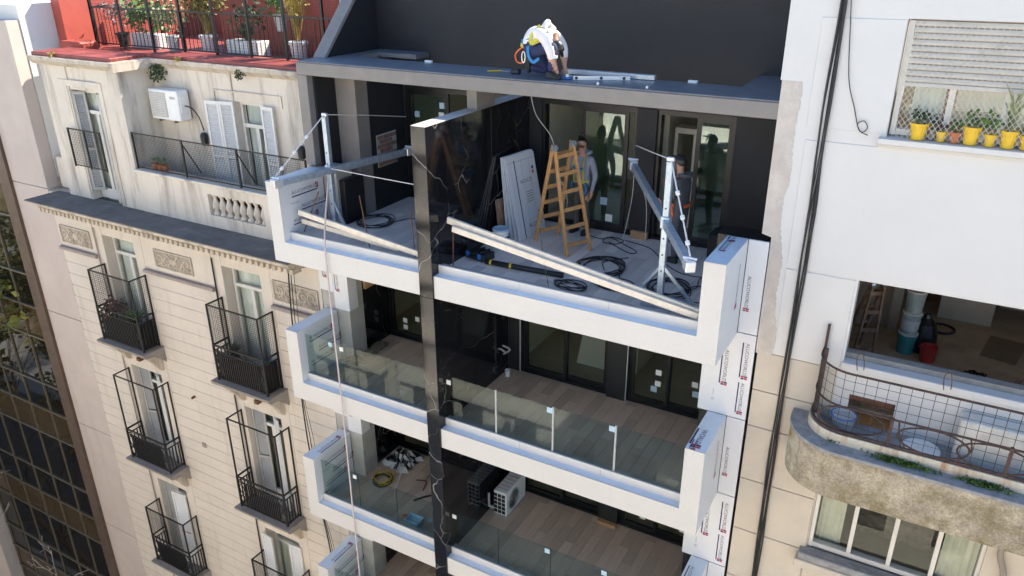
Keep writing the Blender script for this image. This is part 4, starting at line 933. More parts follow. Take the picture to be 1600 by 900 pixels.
# cable coils
def coil(c, r, turns, label, mat='steel_cable', rad=.008, sq=1., tail=None, seed=1, group='cable coils on the terrace', height=.05, name='cable_coil'):
    q = random.Random(seed); pts = []; n = 34
    for k in range(turns*n):
        a = 2*math.pi*k/n; j = k//n; rr_ = r*(1+.10*math.sin(j*2.4+a*.5)+.05*math.sin(a*2+j)); pts.append((c[0]+rr_*math.cos(a)*1.0+.03*math.sin(j*1.7), c[1]+rr_*math.sin(a)*sq+.03*math.cos(j*2.3), c[2]+.012+height*(.5+.5*math.sin(j*3.1+a*1.3))))
    if tail: pts += catmull([pts[-1]]+tail, 8)[1:]
    return one(name, mat, label, 'cable', MB().tube(pts, rad, 5), group)
coil((1.10, 1.62, F1), .33, 5, 'dark cable coil on the left terrace floor behind left planks', tail=[(1.5, 2.0, F1+.012), (1.75, 2.25, F1+.012), (2.0, 2.4, F1+.012)])
coil((5.86, 1.58, F1), .36, 8, 'neat dark cable coil on the floor right of the ladder', seed=2, tail=[(6.3, 1.3, F1+.02), (6.25, 1.0, F1+.02), (6.5, .8, F1+.02)])
coil((7.12, 1.28, F1), .30, 7, 'dark cable coil around foot of right davit mast', seed=3, tail=[(7.5, 1.5, F1+.02), (7.45, 1.9, F1+.02), (7.8, 2.0, F1+.02)])
coil((6.35, .98, F1), .30, 8, 'flattened dark cable coil behind lower end of right planks', seed=4, sq=.55)
coil((5.75, .62, F1), .25, 6, 'thick dark cable coil at front edge under right planks', seed=8, sq=.5)
for lab, pts in (('thin black cable in loose loops beside the wood block', [(4.95, 2.95, .44), (5.3, 2.85, .44), (5.45, 3.0, .45), (5.7, 2.95, .44), (5.65, 2.7, .45), (5.4, 2.72, .44), (5.42, 2.95, .46), (5.75, 2.8, .44), (6.1, 2.55, .44), (6.05, 2.42, .44), (5.8, 2.55, .44), (5.5, 2.75, .45)]),
                 ('thin black cable running from wood block past right davit to right parapet', [(5.72, 2.98, .44), (6.2, 2.85, .44), (6.5, 2.55, .44), (6.9, 2.1, .44), (7.3, 1.95, .44), (7.8, 2.15, .44), (7.9, 2.3, .44)]),
                 ('black cable curling beside inner face of right parapet', [(7.92, 1.25, .46), (7.6, 1.6, .44), (7.42, 1.5, .44), (7.5, 1.2, .44), (7.42, .95, .44), (7.7, 1.0, .44), (7.93, .9, .5)]),
                 ('short thin wire lying along the floor tiles near round coil', [(5.95, 1.5, .445), (5.8, 1.8, .445), (5.92, 2.0, .445), (6.1, 2.2, .445)])):
    one('loose_cable', 'black_rubber', lab, 'cable', MB().tube(catmull(pts, 10), .008, 5), 'loose cables on the terrace')
# buckets, toolbox, tube, offcut
def bucket(c, r, h, mat, label, lid=None, name='paint_bucket', label_band=None, handle=True, group=None):
    t = thing(name, c, label, 'bucket', group)
    MB().lathe(c, [(r*.86, 0), (r*.98, h*.86), (r*1.05, h*.87), (r*1.05, h*.93), (r, h*.94), (r, h), (r*.95, h), (r*.9, h*.8), (0, h*.78)], 20).build('shell', mat, t, smooth=False)
    if lid: MB().lathe((c[0], c[1], c[2]+h), [(0, .0), (r*1.06, .0), (r*1.06, .025), (r*.9, .03), (r*.88, .018), (0, .018)], 20).build('lid', lid, t)
    if label_band: MB().lathe(c, [(r*.885+.003, h*.2), (r*.955+.003, h*.7)], 20).build('paper_label', label_band, t)
    if handle: MB().tube([(c[0]+r*1.07*math.cos(a), c[1]+r*1.07*math.sin(a)*.55-.02, c[2]+h*.9-.6*r*math.sin(a)) for a in [k*math.pi/10 for k in range(11)]], .005, 5).build('handle', 'grey_plastic', t)
    return t
bucket((3.92, 1.62, F1), .145, .33, 'white_plastic', 'white plastic bucket with lid beside black marble on the top terrace', lid='paleblue_plastic', label_band='lettering_navy')
TB = thing('tool_box', (3.86, 1.0, F1), 'black toolbox with clear organiser lid and blue latches by marble wall', 'toolbox')
q = Matrix.Rotation(R(-12), 3, 'Z')
def rot_box(t, name, mat, c, s, bevel=.01):
    vs = []; m = MB()
    for zz in (0, s[2]):
        for a, b in ((-1, -1), (1, -1), (1, 1), (-1, 1)):
            p = q @ Vector((a*s[0]/2, b*s[1]/2, 0)); vs.append((c[0]+p.x, c[1]+p.y, c[2]+zz))
    m.add(vs, [(0, 3, 2, 1), (4, 5, 6, 7), (0, 1, 5, 4), (1, 2, 6, 5), (2, 3, 7, 6), (3, 0, 4, 7)]); return m.build(name, mat, t, bevel=bevel)
rot_box(TB, 'body', 'dark_plastic', (3.86, 1.0, F1), (.44, .30, .13), .02); rot_box(TB, 'lid', 'clear_glass', (3.86, 1.0, F1+.135), (.40, .26, .04), .008)
for dx in (-.12, .0, .12): rot_box(TB, 'divider', 'dark_plastic', (3.86+dx, 1.0-dx*.2, F1+.132), (.012, .25, .036), .002)
for dx in (-.13, .13): rot_box(TB, 'latch', 'blue_plastic', (3.86+dx-.035, .845-dx*.2, F1+.05), (.07, .025, .09), .004)
rot_box(TB, 'handle', 'dark_plastic', (3.82, .82, F1+.06), (.16, .05, .03), .008)
RT = thing('foam_tube', (4.8, .85, F1), 'long black tube with yellow tape lying behind right plank', 'tube')
MB().tube([(4.10, .80, F1+.05), (5.5, .88, F1+.05)], .045, 10).build('tube_body', 'black_rubber', RT, smooth=True)
for x in (4.18, 4.55): MB().tube([(x, .80+.057*(x-4.1), F1+.05), (x+.04, .802+.057*(x-4.1), F1+.05)], .047, 10).build('tape_band', 'yellow_plastic', RT)
one('wood_block', 'plywood', 'short light wood block at the foot of dark column between doors', 'block', MB().box(5.74, 6.06, 3.17, 3.25, F1, F1+.14), bevel=.005)
one('cable_tail', 'rope_white', 'two thin grey cables hanging down the dark column to the floor', 'cable', MB().tube(catmull([(5.86, 2.86, 1.9), (5.80, 3.0, 1.3), (5.70, 3.05, .7), (5.66, 3.0, .44)], 6), .006, 5).tube(catmull([(6.0, 2.6, 1.78), (6.02, 3.1, 1.2), (6.05, 3.12, .6), (6.06, 3.05, .44)], 6), .006, 5))
for a, b, lab in (((.88, .40, 1.34), (.36, .45, .48), 'rusty thin rod crossing the left planks at the white parapet'), ((1.83, .38, 1.41), (1.93, .42, .46), 'upright rusty rod in the middle of left planks'), ((2.93, .36, 1.30), (2.93, .40, .46), 'upright rusty rod close to the left of marble pillar'), ((3.73, .42, 1.32), (3.71, .40, .46), 'upright thin rod at upper end of right planks')):
    one('steel_rod', 'rust', lab, 'rod', MB().tube([a, b], .010, 6), 'thin steel rods at the parapet')
one('wire_stub', 'leaf_dark', 'thin green wire standing upright in front of ladder', 'wire', MB().tube(catmull([(5.30, .45, 1.38), (5.36, .45, .95), (5.47, .43, .46)]), .006, 5))
one('hanging_wire', 'grey_plastic', 'thin wire hanging from beam down to the ladder top', 'wire', MB().tube(catmull([(4.50, 1.6, 3.21), (4.50, 1.8, 2.8), (4.66, 2.0, 2.45), (4.74, 2.0, 2.25), (4.78, 2.0, 1.9), (4.95, 2.1, 1.4), (4.92, 2.15, 1.1)]), .006, 5))
# on the beam
PRF = MB(); PRF.bar((4.90, 2.02, 3.49), (6.42, 2.03, 3.49), .10, .07); one('aluminium_profile', 'bright_aluminium', 'long silver aluminium profile lying on beam beside roof worker', 'profile', PRF, bevel=.006)
LV = thing('spirit_level', (5.7, 1.72, 3.45), 'flat silver spirit level with round vials on the beam', 'level'); MB().bar((5.30, 1.50, 3.48), (6.08, 1.86, 3.48), .03, .06).build('level_body', 'bright_aluminium', LV, bevel=.003)
for k in (.06, .5, .9): p = Vector((5.30, 1.484, 3.48))+Vector((.78, .36, 0))*k; MB().lathe(p, [(.024, 0), (.024, -.008), (.014, -.009)], 12, axis=(-.42, .91, 0)).build('vial', 'dark_plastic', LV)
BT = thing('chalk_tool', (5.2, 1.46, 3.45), 'blue hand tool with white cap beside spirit level on beam', 'tool'); MB().box(5.12, 5.28, 1.44, 1.50, 3.452, 3.49).build('tool_body', 'blue_plastic', BT, bevel=.012); MB().box(5.19, 5.24, 1.45, 1.49, 3.49, 3.53).build('cap', 'white_plastic', BT, bevel=.006)
TR = thing('yellow_trowel', (3.9, 1.7, 3.45), 'yellow handled trowel lying on the beam left of roof worker', 'trowel'); MB().bar((3.72, 1.58, 3.465), (3.92, 1.72, 3.465), .05, .02).build('handle', 'yellow_plastic', TR, bevel=.006); MB().bar((3.92, 1.72, 3.46), (4.12, 1.86, 3.46), .09, .008).build('blade', 'galvanised', TR)
one('tool_pouch', 'dark_plastic', 'small black pouch beside the boot of roof worker', 'pouch', MB().box(4.16, 4.31, 1.55, 1.66, 3.451, 3.53), bevel=.02)
for c, lab in (((5.83, 1.22, 3.451), 'tiny white plaster crumb on beam edge near profile'), ((6.58, 1.24, 3.451), 'tiny white plaster crumb on beam edge right of profile')): one('plaster_crumb', 'white_plastic', lab, 'debris', MB().lathe(c, [(.015, 0), (.022, .02), (.01, .04)], 7), 'crumbs on the beam')
for c, lab in (((2.23, 2.04, 3.451), 'small white block at beam back edge left of marble post'), ((7.0, 2.04, 3.451), 'small white block at beam back edge near right end')): one('small_block', 'white_plastic', lab, 'block', MB().box(c[0]-.07, c[0]+.07, c[1]-.03, c[1]+.03, c[2], c[2]+.04), 'small blocks on the beam', bevel=.006)

# ================================================================== LOWER BALCONIES
def crumple(c, sx, sy, sz, seed, mat, label, name, cat, n=14, mats=None):
    q = random.Random(seed); m = MB(); vs = []; fs = []
    for i in range(n+1):
        for j in range(n+1):
            u, v = i/n*2-1, j/n*2-1; r_ = max(abs(u), abs(v)); hgt = sz*max(0, 1-r_**2)*(.35+.65*q.random())
            vs.append((c[0]+u*sx*(1+.25*q.uniform(-1, 1)), c[1]+v*sy*(1+.25*q.uniform(-1, 1)), c[2]+.004+hgt))
    for i in range(n):
        for j in range(n): k = i*(n+1)+j; m.add([], []); fs.append((k, k+n+1, k+n+2, k+1))
    m.v = vs; m.f = fs; m.m = [int(bool(mats) and q.random() < .38) for _ in fs]
    return one(name, mats or mat, label, cat, m)
crumple((.72, 1.78, F2), .12, .30, .17, 1, 'dust_cloth', 'crumpled brown rag heap by pier on upper glazed balcony', 'rag_heap', 'rag')
crumple((.62, 1.15, F2), .20, .14, .10, 2, 'dust_cloth', 'small dusty sack at pier foot on upper glazed balcony', 'dusty_sack', 'sack')
bucket((3.72, 2.15, F2), .05, .14, 'white_plastic', 'small white cup on floor by marble corner of upper right balcony', name='plastic_cup', handle=False)
one('loose_conduit', 'grey_plastic', 'tangled grey conduit sticking out of marble wall on upper right balcony', 'conduit', MB().tube(catmull([(3.58, 2.05, F2+.62), (3.66, 2.0, F2+.66), (3.70, 2.1, F2+.55), (3.64, 2.15, F2+.48), (3.75, 2.2, F2+.58), (3.68, 2.05, F2+.72)], 8), .018, 6))
one('wall_conduit', 'grey_plastic', 'pale thin conduit running down beside dark column on upper right balcony', 'conduit', MB().tube([(6.13, 2.38, F2+.02), (6.13, 2.38, F2+2.4)], .012, 6))
one('corner_conduit', 'grey_plastic', 'pale thin conduit in the marble corner of upper right balcony', 'conduit', MB().tube([(3.86, 2.42, F2+.02), (3.86, 2.42, F2+2.4)], .014, 6))
m = MB(); m.add([(4.70, 3.3, F2+.01), (5.40, 3.3, F2+.01), (5.40, 3.75, F2+.95), (4.70, 3.75, F2+.95), (4.70, 3.33, F2+.01), (5.40, 3.33, F2+.01), (5.40, 3.78, F2+.95), (4.70, 3.78, F2+.95)], [(0, 1, 2, 3), (7, 6, 5, 4), (0, 4, 5, 1), (1, 5, 6, 2), (2, 6, 7, 3), (3, 7, 4, 0)])
one('white_board', 'panel_white', 'white board leaning inside the room behind upper left sliding door', 'board', m)
# air conditioner on the third balcony
def aircon(name, c, w, d, h, label, text=None, side='y'):
    t = thing(name, c, label, 'air conditioner'); x, y, z = c
    MB().box(x-w/2, x+w/2, y-d/2, y+d/2, z+.04, z+h).build('casing', 'white_plastic', t, bevel=.012)
    for dx in (-w*.35, w*.35): MB().box(x+dx-.03, x+dx+.03, y-d/2-.02, y+d/2+.02, z, z+.04).build('foot', 'grey_plastic', t)
    return t
AC = aircon('air_conditioner', (3.90, 1.90, F3), .30, .82, .62, 'white air conditioner unit on lower right balcony against marble')
for zz in range(5):
    for yy in range(3): MB().box(3.76+yy*.093, 3.835+yy*.093, 1.482, 1.489, F3+.09+zz*.10, F3+.165+zz*.10).build('grille_slot', 'black_frame', AC)
g = MB(); g.lathe((4.051, 1.78, F3+.33), [(.23, 0), (.23, .012), (.20, .014), (.20, .002)], 24, axis=(1, 0, 0)); fan = g.build('fan_ring', 'grey_plastic', AC)
MB().lathe((4.052, 1.78, F3+.33), [(0, .0), (.20, .0), (.20, .004), (0, .004)], 24, axis=(1, 0, 0)).build('fan_grille', 'dark_plastic', AC)
g = MB()
for k in range(5): g.tube([(4.062, 1.78+(.05+.034*k)*math.cos(a*math.pi/12), F3+.33+(.05+.034*k)*math.sin(a*math.pi/12)) for a in range(24)], .003, 4, closed=True)
g.build('fan_wires', 'grey_plastic', AC)
g = MB()
for k in range(6): g.box(3.78, 4.02, 1.60+k*.11, 1.62+k*.11, F3+.62, F3+.626)
g.build('top_ribs', 'grey_plastic', AC)
one('mounting_bracket', 'white_plastic', 'white metal wall bracket on marble beside balcony air conditioner', 'bracket', MB().box(3.581, 3.60, 1.55, 1.59, F3+.08, F3+.42).box(3.60, 3.72, 1.55, 1.59, F3+.08, F3+.115))
crumple((.98, 2.02, F3), .36, .34, .30, 4, 'bag_black', 'crumpled black and white plastic sheeting heap on lower left balcony', 'plastic_sheeting', 'sheeting', n=12, mats=['bag_black', 'bag_white'])
coil((1.02, 1.28, F3), .20, 5, 'yellow and dark hose coil on lower left balcony floor', 'yellow_plastic', .010, seed=6, group=None, name='hose_coil'); coil((1.05, 1.22, F3), .19, 4, 'dark hose coil under the yellow hose on lower left balcony', 'black_rubber', .010, seed=9, group=None, name='hose_coil')
one('white_rod', 'rope_white', 'slim white rod lying from sheeting to glass on lower left balcony', 'rod', MB().tube([(1.2, 1.80, F3+.14), (1.58, .95, F3+.02)], .012, 6))
HM = thing('pick_hammer', (1.9, 1.55, F3), 'small dark pick hammer lying on brown tiles of lower left balcony', 'hammer'); MB().tube(catmull([(1.70, 1.58, F3+.03), (1.82, 1.62, F3+.04), (1.93, 1.64, F3+.03), (2.02, 1.38, F3+.015)]), .014, 6).build('head', 'rust', HM); MB().tube([(1.88, 1.66, F3+.03), (1.84, 1.9, F3+.02)], .012, 6).build('handle', 'old_wood', HM)
one('flexible_hose', 'black_rubber', 'short curved black hose on lower left balcony near pillar', 'hose', MB().tube(catmull([(2.05, 1.0, F3+.02), (2.2, 1.22, F3+.03), (2.42, 1.40, F3+.05), (2.55, 1.42, F3+.1)]), .02, 7))
LT = thing('blue_tray', (2.45, .46, F3), 'pale blue open tray on floor behind lower left glass', 'tray'); MB().box(2.28, 2.62, .36, .60, F3, F3+.02).build('base', 'paleblue_plastic', LT)
for b_ in ((2.28, 2.62, .36, .375, F3+.02, F3+.10), (2.28, 2.62, .585, .60, F3+.02, F3+.10), (2.28, 2.295, .375, .585, F3+.02, F3+.10), (2.605, 2.62, .375, .585, F3+.02, F3+.10)): part(LT, 'rim', 'paleblue_plastic', b_)
one('tape_measure', 'orange_plastic', 'small orange tape measure beside pale blue tray', 'tape', MB().lathe((2.2, .50, F3), [(.055, 0), (.055, .05), (.03, .055)], 12), bevel=.006)
one('paper_slip', 'paleblue_plastic', 'pale blue slip lying on tiles by pillar of lower left balcony', 'slip', MB().box(2.66, 2.76, .64, .74, F3+.001, F3+.006))
one('masonry_offcut', 'plywood', 'tan wood offcut at column foot on lower right balcony', 'block', MB().box(5.72, 6.12, 2.28, 2.385, F3, F3+.07), bevel=.004)
bucket((1.9, 2.2, F3-H), .10, .16, 'red_plastic', 'small red bucket on floor of the lowest visible balcony', name='red_bucket')
# black cables down the gap beside the cream house
for dx, lab, r_ in ((0, 'thick black cable hanging between cream house and white balconies', .016), (.06, 'second black cable beside the thick one left of white balconies', .010), (.13, 'thin grey wire looped beside the black cables left of white balconies', .006)):
    one('hanging_cable', 'black_rubber', lab, 'cable', MB().tube(catmull([(-.78+dx, 1.02, -.45), (-.86+dx*1.4, 1.0, -1.9), (-.88+dx*.6, 1.0, -3.6), (-.86+dx*1.5, 1.0, -5.0), (-.74+dx*.5, 1.0, -6.6), (-.58+dx*1.2, 1.0, -8.2), (-.5+dx, 1.0, -11)], 8), r_, 6), 'cables left of the balconies')
# cable bundle on the white house
g = random.Random(11)
CB = thing('cable_bundle', (9.04, 1.1, -6), 'thick bundle of black cables running down the white wall', 'cables')
for k in range(7):
    x0 = 9.01+.012*k; pts = [(x0+g.uniform(-.015, .015)+.014*math.sin(z_*1.3+k), 1.10+.012*(k % 3), z_) for z_ in [6-.8*j for j in range(16)]]
    MB().tube(catmull(pts, 4), g.choice((.009, .013, .007)), 6).build('cable', 'black_rubber', CB, smooth=True)
one('looped_wire', 'black_rubber', 'single thin wire with a small loop hanging on the white wall', 'wire', MB().tube(catmull([(9.10, 1.11, 4.9), (9.16, 1.11, 4.4), (9.24, 1.11, 3.8), (9.36, 1.11, 3.45), (9.44, 1.11, 3.22), (9.50, 1.11, 3.16), (9.55, 1.11, 3.22), (9.50, 1.11, 3.30), (9.43, 1.11, 3.26), (9.47, 1.11, 3.17), (9.57, 1.11, 3.13)], 8), .006, 5))
for k, (x, lab) in enumerate(((9.98, 'bent wire hook standing at left end of gutted room sill'), (11.05, 'bent wire hook at the middle of gutted room sill'))):
    one('wire_hook', 'rust', lab, 'wire', MB().tube(catmull([(x, 1.05, -.1), (x-.03, 1.0, .12), (x+.03, .98, .2), (x+.07, 1.02, .05), (x+.08, 1.06, -.08)]), .007, 5), 'wire hooks on the sill')
one('conduit_pipe', 'sooty_stone', 'thick curved pipe on the beige wall beside lower right window', 'pipe', MB().tube(catmull([(12.25, 1.08, -2.0), (12.2, 1.08, -2.4), (12.32, 1.08, -2.8), (12.3, 1.08, -3.4)]), .04, 8))
# air conditioner on the cream house
A2 = thing('air_conditioner', (-4.75, 1.93, 1.78), 'white wall mounted air conditioner above the cream attic balcony', 'air conditioner')
part(A2, 'casing', 'white_plastic', (-5.22, -4.28, 1.75, 2.06, 1.82, 2.48), bevel=.02); fr2 = part(A2, 'grille_frame', 'grey_plastic', (-5.17, -4.66, 1.742, 1.749, 1.88, 2.42))
for k in range(14): part(fr2, 'grille_slat', 'dirty_white', (-5.15, -4.68, 1.733, 1.741, 1.90+k*.037, 1.922+k*.037))
part(A2, 'service_cover', 'white_plastic', (-4.279, -4.262, 1.80, 1.98, 2.0, 2.35), bevel=.006); lettering(A2, (-4.52, 1.748, 2.30), (1, 0, 0), (0, 0, 1), .16, txt='BGH', bar=False, logo=False)
part(A2, 'bracket', 'rust', (-5.0, -4.96, 1.75, 2.1, 1.78, 1.818), (-4.5, -4.46, 1.75, 2.1, 1.78, 1.818))
MB().tube(catmull([(-4.25, 1.9, 2.15), (-4.1, 1.95, 2.1), (-3.98, 2.0, 1.9), (-3.95, 2.05, 1.6)]), .014, 6).build('refrigerant_pipe', 'black_rubber', A2)
for x, zz, lab in ((-3.95, 1.42, 'dark metal wall lamp below the pipe of attic air conditioner'), (-1.05, 1.45, 'dark metal wall lamp right of attic shutters')): one('wall_lamp', 'dark_plastic', lab, 'lamp', MB().lathe((x, 2.02, zz), [(.03, -.14), (.075, -.10), (.085, .08), (.05, .15), (0, .16)], 10), 'wall lamps of the attic')

# ================================================================== PLANTS
def leaves(m, c, r, n, size, q, mi=0, flat=.7, up=0.):
    for _ in range(n):
        d = Vector((q.gauss(0, 1), q.gauss(0, 1), q.gauss(0, 1)*flat)); d = d.normalized()*r*q.random()**.45; p = Vector(c)+Vector((d.x, d.y, d.z))
        a = Vector((q.gauss(0, 1), q.gauss(0, 1), q.gauss(0, .6)+up)).normalized(); s = size*q.uniform(.6, 1.3); b = a.cross(Vector((q.gauss(0, 1), q.gauss(0, 1), q.gauss(0, 1)))).normalized()*s*.36
        t = p+a*s; mid = p+a*s*.5; m.add([p, mid+b, t, mid-b], [(0, 1, 2, 3)], mi)
def blades(m, c, n, length, q, spread=.5, w=.02, mi=0):
    for _ in range(n):
        a = q.uniform(0, 2*math.pi); sp_ = q.uniform(.1, spread); l = length*q.uniform(.6, 1.1); base = Vector(c)+Vector((q.uniform(-.03, .03), q.uniform(-.03, .03), 0))
        d = Vector((math.cos(a)*sp_, math.sin(a)*sp_, 1)).normalized(); s = Vector((-math.sin(a), math.cos(a), 0))*w; p1 = base+d*l*.55; p2 = base+d*l*.9+Vector((math.cos(a), math.sin(a), -.25))*l*.22*sp_*2
        m.add([base-s*.6, base+s*.6, p1+s, p1-s, p2], [(0, 1, 2, 3), (3, 2, 4)], mi)
def pot_plant(name, c, pot, label, kind, mat, seed, potmat='white_plastic', group=None, box=None):
    q = random.Random(seed); t = thing(name, c, label, 'plant', group); x, y, z = c; r, h = pot
    if box: MB().box(x-box/2, x+box/2, y-r, y+r, z, z+h).build('pot', potmat, t, bevel=.01)
    else: MB().lathe(c, [(r*.74, 0), (r*.95, h*.86), (r*1.06, h*.87), (r*1.06, h), (r*.92, h), (r*.88, h*.88), (0, h*.86)], 16).build('pot', potmat, t, smooth=False)
    m = MB(); top = (x, y, z+h)
    kind(m, top, q)
    m.build('foliage', mat, t); return t
def bushy(n, r, size, hz=1., up=.2): return lambda m, c, q: leaves(m, (c[0], c[1], c[2]+r*.8*hz), r, n, size, q, up=up)
def grassy(n, l, sp_=.5, w=.012): return lambda m, c, q: blades(m, c, n, l, q, sp_, w)
TZ = 3.06
gp = 'potted plants on the red roof terrace'
pot_plant('potted_plant', (-8.0, 3.35, TZ), (.16, .34), 'leafless grey shrub in dark tub at left end of red terrace', bushy(320, .42, .07, 1.6), 'leaf_grey', 21, 'dark_plastic', gp)
pot_plant('potted_plant', (-7.2, 3.5, TZ), (.16, .34), 'bright green leafy plant in long white planter on red terrace', bushy(420, .50, .14, 1.1), 'leaf_green', 22, 'white_plastic', gp, box=1.0)
pot_plant('potted_plant', (-5.95, 3.2, TZ), (.15, .38), 'pale variegated plant in tall white pot on red terrace', bushy(420, .42, .09, 1.4), 'leaf_pale', 23, 'white_plastic', gp)
pot_plant('potted_plant', (-4.9, 3.35, TZ), (.2, .42), 'tall yellow-green bamboo-like plant in white pot on red terrace', lambda m, c, q: (blades(m, c, 150, 1.5, q, .35, .010), leaves(m, (c[0], c[1], c[2]+.85), .55, 700, .11, q, up=.3)), 'leaf_olive', 24, 'white_plastic', gp)
pot_plant('potted_plant', (-3.35, 3.1, TZ), (.19, .40), 'spiky plant with green shoots in long white planter on red terrace', lambda m, c, q: (blades(m, c, 130, .5, q, 1.3, .012), leaves(m, (c[0]+.1, c[1], c[2]+.5), .38, 130, .13, q, up=.3)), 'leaf_dark', 25, 'white_plastic', gp, box=.95)
pot_plant('potted_plant', (-3.0, 3.8, TZ+.55), (.15, .35), 'flowering plant with pink bloom on white stand at red wall', lambda m, c, q: leaves(m, (c[0], c[1], c[2]+.3), .36, 130, .14, q, up=.2), 'leaf_green', 26, 'white_plastic', gp)
one('flower_head', 'petal_pink', 'pink blossom above the white stand on red terrace', 'flower', (lambda m: (leaves(m, (-2.85, 3.75, TZ+1.42), .08, 40, .06, random.Random(4)), m)[1])(MB()))
pot_plant('potted_plant', (-2.05, 3.3, TZ), (.20, .42), 'tall straw-coloured grass in round white pot at right end of red terrace', lambda m, c, q: (blades(m, c, 170, 1.35, q, .3, .008), leaves(m, (c[0], c[1], c[2]+.8), .32, 140, .08, q, up=.5)), 'straw', 27, 'white_plastic', gp)
for k, (x, lab) in enumerate(((-4.92, 'leftmost little terracotta pot on attic balcony ledge'), (-4.76, 'middle little terracotta pot on attic balcony ledge'), (-4.60, 'rightmost little terracotta pot on attic balcony ledge'))):
    pot_plant('terracotta_pot_plant', (x, 1.38, .761), (.075, .14), lab, bushy(30, .09, .05), 'leaf_green', 40+k, 'terracotta', 'terracotta pots on attic balcony')
def clump(c, r, n, size, mat, label, seed, flat=1., name='wall_weed', cat='plant'):
    m = MB(); leaves(m, c, r, n, size, random.Random(seed), flat=flat); return one(name, mat, label, cat, m)
clump((-5.05, 1.93, 2.80), .20, 260, .06, 'leaf_dark', 'dark green weed hanging under cap in the attic corner', 51, 1.3)
clump((-2.45, 1.93, 2.93), .11, 120, .05, 'leaf_dark', 'small weed growing from coping above attic shutters', 52); clump((-4.3, 1.95, 3.12), .06, 40, .06, 'straw', 'yellow tuft on the red cap above air conditioner', 53); clump((-7.4, 1.08, 3.15), .07, 40, .06, 'straw', 'yellow tuft on red cap of the projecting bay', 54)
pot_plant('balcony_plant', (-6.35, .98, FL[0]+.01), (.13, .5), 'strappy green plant inside caged upper left iron balcony', lambda m, c, q: blades(m, c, 40, .55, q, .9, .03), 'leaf_green', 61, 'dark_plastic')
pot_plant('balcony_plant', (-7.05, .96, FL[0]+.01), (.12, .5), 'reddish bushy plant at left of caged upper left iron balcony', lambda m, c, q: leaves(m, (c[0], c[1], c[2]+.35), .30, 130, .11, q, up=.2), 'leaf_red', 62, 'dark_plastic')
pot_plant('balcony_plant', (-2.85, .98, FL[0]+.01), (.12, .6), 'small dark plant inside caged upper right iron balcony', lambda m, c, q: blades(m, c, 26, .35, q, 1.2, .03), 'leaf_dark', 63, 'dark_plastic')
# yellow pots on the right sill
gy = 'pots on the right window sill'
for k, (x, r, h, pm, lab, kf, lm) in enumerate((
    (10.12, .105, .20, 'yellow_plastic', 'round bellied yellow pot at left end of right window sill', bushy(60, .10, .06), 'leaf_dark'),
    (10.27, .06, .13, 'sooty_stone', 'small grey pot behind yellow ones on window sill', bushy(50, .09, .05), 'leaf_dark'),
    (10.375, .062, .12, 'yellow_plastic', 'smallest chipped yellow pot on right window sill', bushy(16, .06, .06), 'leaf_brown'),
    (10.52, .07, .13, 'terracotta', 'brown terracotta pot among yellow pots on window sill', bushy(40, .09, .06), 'leaf_green'),
    (10.685, .098, .21, 'yellow_plastic', 'big plain yellow pot in the middle of right window sill', bushy(56, .11, .06), 'leaf_green'),
    (10.885, .072, .14, 'yellow_plastic', 'medium yellow pot with leafy sprigs on right window sill', bushy(60, .11, .07, 1.3), 'leaf_green'),
    (11.07, .095, .20, 'yellow_plastic', 'yellow pot with tall striped sword leaves on window sill', lambda m, c, q: blades(m, c, 9, .62, q, .35, .026), 'leaf_pale'),
    (11.26, .085, .16, 'yellow_plastic', 'yellow pot at right frame edge on window sill', bushy(50, .10, .06), 'leaf_dark'))):
    pot_plant('sill_pot_plant', (x, 1.17 if k != 1 else 1.24, 3.131), (r, h), lab, kf, lm, 70+k, pm, gy)
# moss on the rounded balcony
for k, (x, n, w_, lab) in enumerate(((9.88, 90, .10, 'small moss tuft at the curved corner of mossy balcony ledge'), (10.75, 420, .34, 'long green moss strip in the middle of mossy balcony ledge'), (11.7, 260, .28, 'green moss strip right along mossy balcony ledge'))):
    q = random.Random(80+k); m = MB()
    for _ in range(n): leaves(m, (x+q.gauss(0, w_*.5), .40+q.gauss(0, .03) if x > 10 else .52+q.gauss(0, .04), -.97), .03, 2, .035, q, up=.8)
    one('moss_tuft', 'moss_green', lab, 'moss', m)
# balcony of the right house
BB = bucket((9.93, .95, -1.0), .16, .22, 'grey_plastic', 'grey bucket with blue rim in rounded corner of mossy balcony', name='rim_bucket')
MB().tube([(9.93+.168*math.cos(a*math.pi/12), .95+.168*math.sin(a*math.pi/12), -.785) for a in range(24)], .012, 6, closed=True).build('rim', 'blue_plastic', BB)
one('round_tabletop', 'white_plastic', 'white round tabletop behind railing of mossy balcony', 'tabletop', MB().lathe((10.95, .86, -.98), [(0, 0), (.24, 0), (.24, .03), (.2, .035), (0, .035)], 24))
one('storage_crate', 'dirty_white', 'pale grey flat crate behind railing at right of mossy balcony', 'crate', MB().box(11.32, 12.3, .82, 1.1, -1.0, -.36), bevel=.015)
